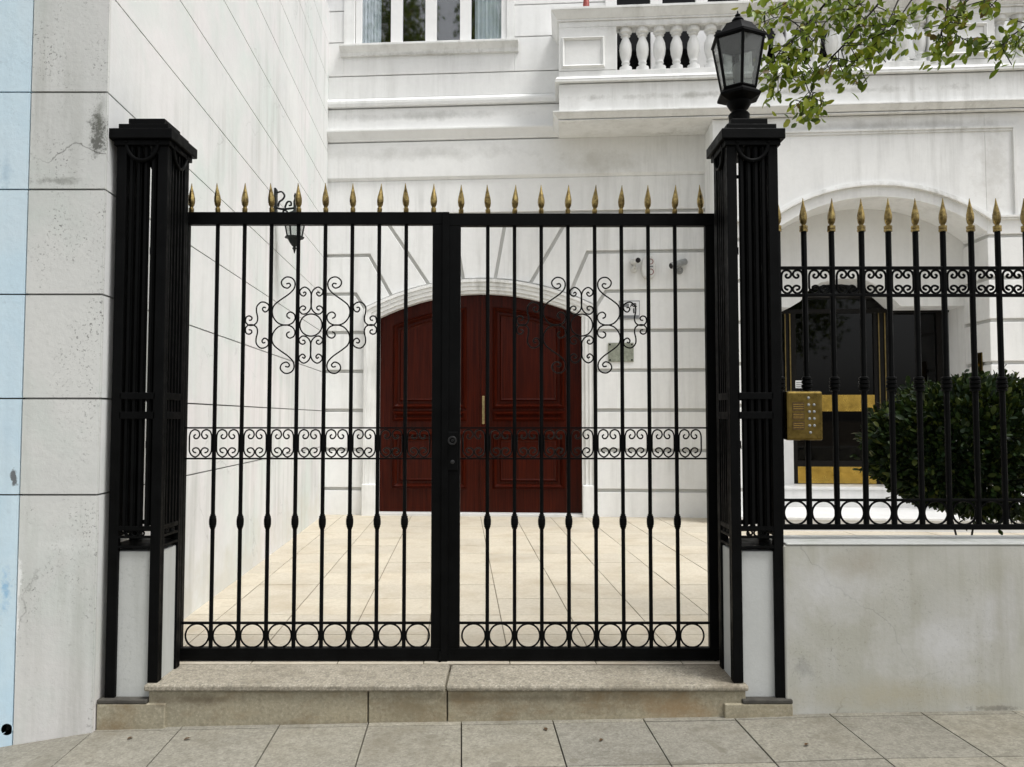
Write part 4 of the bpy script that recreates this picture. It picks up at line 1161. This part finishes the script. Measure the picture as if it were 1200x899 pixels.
# ------------------------------------------------------------------ things on the facade
def onwall(name, px, py, off=.0):
    q = ontohouse(px, py, off); o = empty(name, q, -TH); return o
S11 = 10.55/900.0
sg = onwall('wall_sign', 737.5, 363.5); tag(sg, 'small white sign with black letters and a grey strip beside the garage door', 'sign')
w, h = 11.5*S11, 10.2*S11
MB().box(-w, w, -.012, -.001, -h, h).build('sign_plate', M['paper'], sg, bevel=.002)
MB().box(-w-.008, w+.008, -.008, -.0005, -h-.008, h+.012).build('sign_border', M['greyink'], sg)
def text(name, body, size, mat, parent, loc, align='CENTER', bold=0):
    cu = bpy.data.curves.new(name, 'FONT'); cu.body = body; cu.size = size; cu.align_x = align; cu.align_y = 'CENTER'; cu.extrude = .001; cu.offset = bold
    o = bpy.data.objects.new(name, cu); C.objects.link(o)
    dg = bpy.context.evaluated_depsgraph_get(); me = bpy.data.meshes.new_from_object(o.evaluated_get(dg)); bpy.data.objects.remove(o)
    o = bpy.data.objects.new(name, me); C.objects.link(o); me.materials.clear(); me.materials.append(mat)
    o.parent = parent; o.location = loc; o.rotation_euler = (PI/2, 0, 0); return o
text('lettering', 'AR', .072, M['ink'], sg, (w*.42, -.014, h*.55), bold=.003)
text('numeral', '1', .082, M['ink'], sg, (w*.45, -.014, -h*.12), bold=.006)
MB().box(-w+.004, w-.004, -.0135, -.0125, -h+.004, -h*.62).build('sign_strip', M['greyink'], sg)
MB().box(-w+.006, -w*.05, -.0135, -.0125, h*.35, h*.75).build('sign_mark', M['greyink'], sg)
pq = onwall('wall_plaque', 727.5, 413); tag(pq, 'greenish weathered metal plaque screwed to the wall under the sign', 'plaque')
w, h = 15*S11, 11.3*S11
MB().box(-w, w, -.02, -.001, -h, h).build('plate', M['plaque'], pq, bevel=.004)
for sx in (-1, 1):
    for sz in (-1, 1): MB().lathe([(.013,0),(.013,.006),(.006,.012)], n=10).build('screw', M['dark_frame'], pq, smooth=True, loc=(sx*(w-.025), -.02, sz*(h-.025))).rotation_euler = (PI/2,0,0)
al = onwall('alarm_box', 759.5, 314); tag(al, 'oval white alarm siren box with two ring marks beside the cameras', 'alarm')
def oval(rx, rz, n=28): return [(rx*math.copysign(abs(math.cos(2*PI*k/n))**.75, math.cos(2*PI*k/n)), rz*math.copysign(abs(math.sin(2*PI*k/n))**.75, math.sin(2*PI*k/n))) for k in range(n)]
MB().prism(oval(8.5*S11, 13.5*S11), -.09, -.001).build('housing', M['camwhite'], al, bevel=.02)
for zc, r in ((6, 3.0), (-6.2, 3.4)):
    MB().tube([(2*S11+r*S11*math.cos(2*PI*k/18), -.092, zc*S11+r*S11*math.sin(2*PI*k/18)) for k in range(18)], .006, 6, closed=True).build('ring_mark', simple('dull_red_mark', (.22,.10,.09), .5), al)
MB().box(-1*S11, 5*S11, -.0925, -.0905, -.8*S11, 1.0*S11).build('name_mark', M['greyink'], al)
def seccam(name, px, py, aim, label, mat):
    root = onwall(name, px, py); tag(root, label, 'camera', 'security cameras over the garage side')
    aim = V(*aim).normalized()
    p0 = V(.0, -.10, 0) 
    MB().lathe([(.05,0),(.05,.02),(.035,.03)], n=14).build('mount', mat, root, smooth=True, loc=(0,0,-.09)).rotation_euler = (PI/2,0,0)
    MB().tube([(0,-.02,-.09), (0,-.08,-.08), tuple(p0)], .016, 8).build('bracket', mat, root, smooth=True)
    a = p0-aim*.10; b_ = p0+aim*.17
    MB().tube([a, a+aim*.01, b_-aim*.01, b_], [.038,.046,.046,.043], 14).build('barrel', mat, root, smooth=True)
    MB().tube([b_, b_+aim*.004], .036, 14).build('lens', M['lens'], root)
    return root
seccam('security_camera', 743, 308, (.18,-1,-.12), 'white bullet camera facing the street beside the oval alarm box', M['camwhite'])
seccam('security_camera', 796, 310, (-.85,-.5,-.34), 'grey bullet camera aimed sideways, beside the lantern pillar', M['camgrey'])
# brass plate in porch reveal
bpo = ontohouse(1137, 428, .32)
pb = empty('brass_plate', bpo, -TH); tag(pb, 'narrow brass plate on the inner wall of the entrance porch', 'plate')
# sits on right reveal: reveal plane u=pR
q = toloc(bpo); pb.location = house.matrix_world @ V(0,0,0) if False else V(corner.x, corner.y, 0)+Matrix.Rotation(-TH,3,'Z') @ V(pR, q.y, q.z)
MB().box(-.012, -.001, -.09, .09, -.16, .16).build('plate', M['brass_dull'], pb, bevel=.004)
MB().lathe([(.02,0),(.02,.008),(.008,.012)], n=10).build('bell_push', M['brass'], pb, smooth=True, loc=(-.012,0,.0)).rotation_euler = (0,-PI/2,0)

# ------------------------------------------------------------------ foliage
def leaf_geo(vs, fs, c, axis, nrm, L, W, fold=.25):
    axis = axis.normalized(); side = axis.cross(nrm)
    if side.length < 1e-4: side = axis.cross(V(.3,.5,.8))
    side.normalize(); nrm = side.cross(axis)
    n = len(vs)
    prof = ((.0,.0),(.28,.38),(.62,.5),(.86,.3),(1.0,.0))
    mid = [c+axis*(L*t)-nrm*(.12*L*t*t) for t, _ in prof]
    vs += mid
    for (t, k), m_ in zip(prof[1:4], mid[1:4]):
        vs.append(m_+side*(W*k)+nrm*(W*k*fold)); vs.append(m_-side*(W*k)+nrm*(W*k*fold))
    a = n
    for sgn in (0, 1):
        r = [n+5+sgn, n+7+sgn, n+9+sgn]
        q = [(a, a+1, r[0]), (a+1, a+2, r[1], r[0]), (a+2, a+3, r[2], r[1]), (a+3, a+4, r[2])]
        if sgn: q = [tuple(reversed(x)) for x in q]
        fs += q
def rdir(): 
    while True:
        v = V(random.uniform(-1,1), random.uniform(-1,1), random.uniform(-1,1))
        if .05 < v.length < 1: return v.normalized()
def make_leaves(name, items, mat, parent):
    vs, fs = [], []
    for c, ax, nr, L, W in items: leaf_geo(vs, fs, c, ax, nr, L, W)
    me = bpy.data.meshes.new(name); me.from_pydata([tuple(v) for v in vs], [], fs); me.update()
    o = bpy.data.objects.new(name, me); C.objects.link(o); me.materials.append(mat); o.parent = parent
    for p in me.polygons: p.use_smooth = True
    return o

# shrub behind the railing
bc = P(1129, 524, 5.15); br = V(.595, .54, .43)
bush = empty('shrub', (bc.x, bc.y, FLOOR)); tag(bush, 'rounded dark green shrub with small glossy leaves behind the railing', 'shrub')
rel_c = V(0, 0, bc.z-FLOOR)
bumps = [(rdir(), random.uniform(.04,.14)) for _ in range(26)]
items = []
def bush_r(d):
    k = 1-.05
    for b_, h_ in bumps:
        c = max(0, d.dot(b_)); k += h_*max(0, (c-.8)/.2)*.75
    return k
for i in range(15000):
    d = rdir(); k = bush_r(d)
    if d.z < 0: k *= 1+.04*math.sqrt(max(0, 1-d.z*d.z))*min(1, -d.z*2.2)
    rr = k*(1-abs(random.gauss(0,.16))) if random.random() < .8 else k*random.uniform(.2,.8)
    if rr < .1: continue
    p = rel_c+V(d.x*br.x, d.y*br.y, d.z*br.z)*rr
    out = (d+rdir()*.75+V(0,0,.25)).normalized()
    L = random.uniform(.036,.066)
    items.append((p, out, rdir()+V(0,0,.4)+d*.3, L, L*random.uniform(.45,.6)))
for _ in range(150):
    d = rdir(); d.z = d.z*.8+.15; d.normalize(); k = bush_r(d); ln = random.uniform(.03, .13)
    p0 = rel_c+V(d.x*br.x, d.y*br.y, d.z*br.z)*k; up_ = (d+rdir()*.5+V(0,0,.4)).normalized()
    for j in range(6):
        L = random.uniform(.034,.06); items.append((p0+up_*ln*j/5, (up_+rdir()*.9).normalized(), rdir()+V(0,0,.6), L, L*random.uniform(.42,.58)))
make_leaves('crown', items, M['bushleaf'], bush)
mb = MB()
for k in range(2):
    a = k*2.6+.4; e = rel_c+V(.42*math.cos(a), .36*math.sin(a), random.uniform(-.15,.25))
    mb.tube(catmull([(0.03*math.cos(a),.03*math.sin(a),0), (0.06*math.cos(a),.06*math.sin(a),rel_c.z*.5), tuple(e*.6+V(0,0,rel_c.z*.35)), tuple(e)], 4), [.009*(1-.6*i/12) for i in range(13)], 6)
mb.build('trunk', M['bark'], bush, smooth=True)

# overhanging street tree
TY = 5.0
tree = empty('street_tree', (3.9, 2.0, zs(3.9))); tag(tree, 'green leafed street tree whose drooping branches hang in front of the balcony', 'tree')
tl = tree.location.copy()
def TP(cx, cy, Y): return P(860+cx/3.53, cy/3.53, Y)-tl
wood = MB()
trunk_top = V(.0,.1,3.6)
wood.tube(catmull([(0,0,-.1),(.03,0,1.0),(-.04,.05,2.4),(0,.1,3.6)], 5), [.16-.006*i for i in range(16)], 10)
paths = [
 ([(390,0),(340,60),(290,110),(240,165),(190,215),(150,270)], 5.0, .008),
 ([(610,0),(560,60),(500,120),(450,190),(400,240),(340,290),(320,380),(290,430)], 4.9, .008),
 ([(680,0),(640,90),(600,160),(560,215)], 5.1, .006),
 ([(735,0),(680,80),(630,140)], 4.95, .006),
 ([(885,0),(880,60),(865,120),(850,160),(830,220)], 4.9, .006),
 ([(285,120),(200,70),(100,100),(40,130)], 5.0, .004),
 ([(1290,40),(1200,110),(1140,160),(1110,200)], 4.8, .006),
 ([(870,110),(930,150),(990,180)], 4.9, .004),
 ([(250,0),(180,40),(120,60)], 5.05, .005),
 ([(470,0),(430,50),(380,90),(330,170)], 5.05, .005),
 ([(400,240),(470,250),(530,290)], 4.92, .004),
 ([(240,165),(230,230),(200,300),(150,350)], 5.0, .004),
 ([(1010,-30),(960,10),(940,50)], 4.9, .005),
 ([(320,380),(370,400),(340,460)], 4.9, .003),
 ([(1000,-40),(1050,-10),(1060,30)], 4.9, .004),
 ([(560,-20),(520,20),(450,50)], 4.9, .005),
]
limbs = {0: V(-.9,1.9,5.2), 1: V(-.5,2.2,5.0), 2: V(-.4,2.4,5.3), 3: V(-.2,2.1,4.9), 4: V(0,2.0,4.8), 6: V(.6,2.0,4.6), 8: V(-1.0,2.1,5.4), 9: V(-.8,2.3,5.4), 12: V(.1,2.0,4.9), 14: V(.2,2.,4.9), 15: V(-.6,2.2,5.2)}
hub = V(-.15,1.2,4.7)
wood.tube(catmull([tuple(trunk_top), (-.1,.6,4.2), tuple(hub)], 5), [.085-.004*i for i in range(11)], 9)
wood.tube(catmull([tuple(trunk_top), (.4,-.3,4.6), (.9,-.6,5.8)], 5), [.08-.006*i for i in range(11)], 8)
wood.tube(catmull([tuple(trunk_top), (-.4,-.3,4.7), (-.6,-.8,6.0)], 5), [.08-.006*i for i in range(11)], 8)
items = []
def spray(p, n, spread, L0=.066, droop=.55):
    for _ in range(n):
        ax = (V(random.gauss(-.25,.7), random.gauss(0,.55), random.gauss(-.35,.55))+V(0,0,-droop*.5)).normalized()
        c = p+rdir()*spread*random.random()
        L = L0*random.uniform(.7,1.2)
        items.append((c, ax, V(random.gauss(0,.8), random.gauss(-.5,.7), random.gauss(.6,.6)), L, L*random.uniform(.42,.56)))
for i, (pts, Y, r) in enumerate(paths):
    w3 = []
    for j, (x, y) in enumerate(pts): w3.append(tuple(TP(x, y, Y+.10*math.sin(j*1.3+i))))
    sm = catmull(w3, 6)
    if i in limbs:
        lead = catmull([tuple(hub), tuple(limbs[i]*.72+hub*.28+V(0,0,.12)), w3[0]], 6)
        wood.tube(lead[:-1]+sm, [.03-(.03-r)*k/len(lead) for k in range(len(lead)-1)]+[r*(1-.6*k/len(sm)) for k in range(len(sm))], 6)
        for q in lead[2:]:
            if project(Vector(q)+tl)[1] < -40:
                for _ in range(3): spray(Vector(q)+rdir()*.14, 3, .09)
    else: wood.tube(sm, [r*(1-.5*k/len(sm)) for k in range(len(sm))], 5)
    for q in sm[3 if i in limbs else 1:]:
        if random.random() < .72:
            q = Vector(q); tw = (rdir()+V(-.2,0,-.5)).normalized()*random.uniform(.06,.16)
            wood.tube([tuple(q), tuple(q+tw*.6), tuple(q+tw)], .003, 4)
            spray(q+tw*.6, 2, .08); spray(q+tw, 2, .08)
    spray(Vector(sm[-1]), 8, .07)
for cx, cy, rx, ry, n in ((150,30,90,50,60), (330,25,110,45,75), (480,40,90,50,50), (230,250,90,60,45), (180,330,60,50,26), (330,440,60,45,34), (250,470,50,40,14), (430,270,80,40,34), (540,170,80,60,48), (480,330,50,30,16),
                          (690,160,60,50,18), (700,60,30,30,6), (850,250,70,45,24), (940,180,60,50,18), (920,30,60,40,18), (1010,50,50,40,12), (1050,40,18,25,3), (1150,190,60,40,26), (1190,120,30,30,10), (90,130,50,40,18), (800,10,60,16,10), (1000,180,30,20,6), (620,200,30,30,8), (770,90,60,60,22), (650,70,60,50,22), (720,30,60,30,18)):
    for _ in range(int(n*.7)):
        a = random.uniform(0, 2*PI); k = math.sqrt(random.random())
        p = TP(cx+rx*k*math.cos(a), cy+ry*k*math.sin(a), random.uniform(4.75,5.2)); spray(p, 1, .02)
inview = list(items); items.clear()
# rest of the crown, above and beside the view
for c, rad, n in ((V(-.2,1.8,5.6), V(1.3,1.0,.8), 900), (V(.9,-.4,5.9), V(1.3,1.2,.9), 700), (V(-.7,-.8,6.2), V(1.2,1.1,.8), 600), (V(.9,1.6,5.3), V(.9,.8,.8), 400)):
    for _ in range(n):
        d = rdir()*random.random()**.4
        spray(c+V(d.x*rad.x, d.y*rad.y, d.z*rad.z), 1, .03, .085)
rest = []
for it in items:
    px, py = project(it[0]+tl)
    if not (-40 < px < 1240 and -30 < py < 930): rest.append(it)
wood.build('trunk', M['bark'], tree, smooth=True)
make_leaves('crown', inview+rest, M['leaf'], tree)

# trees across the street (seen only as reflections in the panes)
for tx, ty, hgt, cr, lab_ in ((-7.6,-10,22.0,1.35,'very tall slender tree across the road mirrored in the left window panes'), (-4.1,-10.3,22.0,1.1,'very tall slender tree across the road mirrored in the right window pane'), (8.5,-10.5,9.5,2.4,'broad lower tree across the road mirrored in the entrance glass')):
    t = empty('street_tree', (tx, ty, -.05)); tag(t, lab_, 'tree')
    MB().tube(catmull([(0,0,-.1),(.05,0,hgt*.3),(0,.05,hgt*.8)], 5), [.16-.012*i for i in range(11)], 8).build('trunk', M['bark'], t, smooth=True)
    items = []
    hz_ = .3 if hgt < 12 else .2
    for _ in range(3600):
        d = rdir()*random.random()**.42; k = 1+.35*math.sin(5*math.atan2(d.y, d.x)+d.z*6)
        p = V(d.x*cr*k, d.y*cr*k, hgt*(1-hz_)+d.z*hgt*hz_)
        L = random.uniform(.14,.26); items.append((p, rdir(), rdir(), L, L*.6))
    make_leaves('crown', items, M['leaf'], t)

# fallen leaves on the pavement
for px, py, lab_ in ((224,866,'small dark dry leaf on the pavement in front of the step end'), (149,868,'thin brown leaf sliver on the pavement before the lampless pillar'), (703,870,'curled brown leaf lying on the pavement slab before the step middle'), (638,854,'tiny dry leaf on the pavement close to the riser'), (943,875,'dry leaf fragment on the pavement below the low garden wall')):
    q = G(px, py, .0); z = zs(q.x); q = G(px, py, z)
    lf = empty('fallen_leaf', (q.x, q.y, z+.004)); 
    a = random.uniform(0,6)
    vs, fs = [], []; leaf_geo(vs, fs, V(0,0,0), V(math.cos(a), math.sin(a), .05), V(0,0,1), .035, .018, .4)
    bpy.data.objects.remove(lf)
    me = bpy.data.meshes.new('fallen_leaf'); me.from_pydata([tuple(v) for v in vs], [], fs); me.materials.append(M['dryleaf'])
    o = bpy.data.objects.new('fallen_leaf', me); C.objects.link(o); o.location = (q.x, q.y, z+.006)
    tag(o, lab_, 'leaf', 'fallen leaves on the pavement')

# ------------------------------------------------------------------ light, sky, camera
sc_ = bpy.context.scene
w_ = bpy.data.worlds.new('World'); sc_.world = w_; w_.use_nodes = True
nt = w_.node_tree; nt.nodes.clear()
ow = nd(nt, 'ShaderNodeOutputWorld'); bg = nd(nt, 'ShaderNodeBackground'); sky = nd(nt, 'ShaderNodeTexSky')
sky.sky_type = 'NISHITA'; sky.sun_disc = False
EL, AZ = math.radians(64), math.radians(-155)               # high soft sun from behind the camera
sky.sun_elevation = EL; sky.sun_rotation = PI-math.radians(58)
sky.air_density = 1.0; sky.dust_density = 4.0; sky.ozone_density = 1.0
hs = nd(nt, 'ShaderNodeHueSaturation'); hs.inputs['Saturation'].default_value = .16
nt.links.new(sky.outputs[0], hs.inputs['Color']); nt.links.new(hs.outputs[0], bg.inputs[0]); bg.inputs[1].default_value = .13
nt.links.new(bg.outputs[0], ow.inputs[0])
sun = bpy.data.lights.new('sun', 'SUN'); sun.energy = 1.5; sun.angle = math.radians(16); sun.color = (1, .985, .96)
so = bpy.data.objects.new('sun', sun); C.objects.link(so)
# direction towards the sun: behind the camera, slightly to the right
a = math.radians(58)
dvec = V(math.sin(a)*math.cos(EL), -math.cos(a)*math.cos(EL), math.sin(EL))
so.rotation_euler = dvec.to_track_quat('Z', 'Y').to_euler(); so.location = dvec*30
cam = bpy.data.cameras.new('camera'); cam.sensor_width = 36; cam.lens = 27; cam.sensor_fit = 'HORIZONTAL'
cam.clip_start = .05; cam.clip_end = 2000
co = bpy.data.objects.new('camera', cam); C.objects.link(co); co.location = CAM; co.rotation_euler = (PI/2+PITCH, 0, 0)
sc_.camera = co
sc_.view_settings.view_transform = 'Standard'; sc_.view_settings.look = 'None'; sc_.view_settings.exposure = .74; sc_.view_settings.gamma = 1
sc_.view_settings.use_curve_mapping = False
sc_.cycles.max_bounces = 8; sc_.cycles.transparent_max_bounces = 12
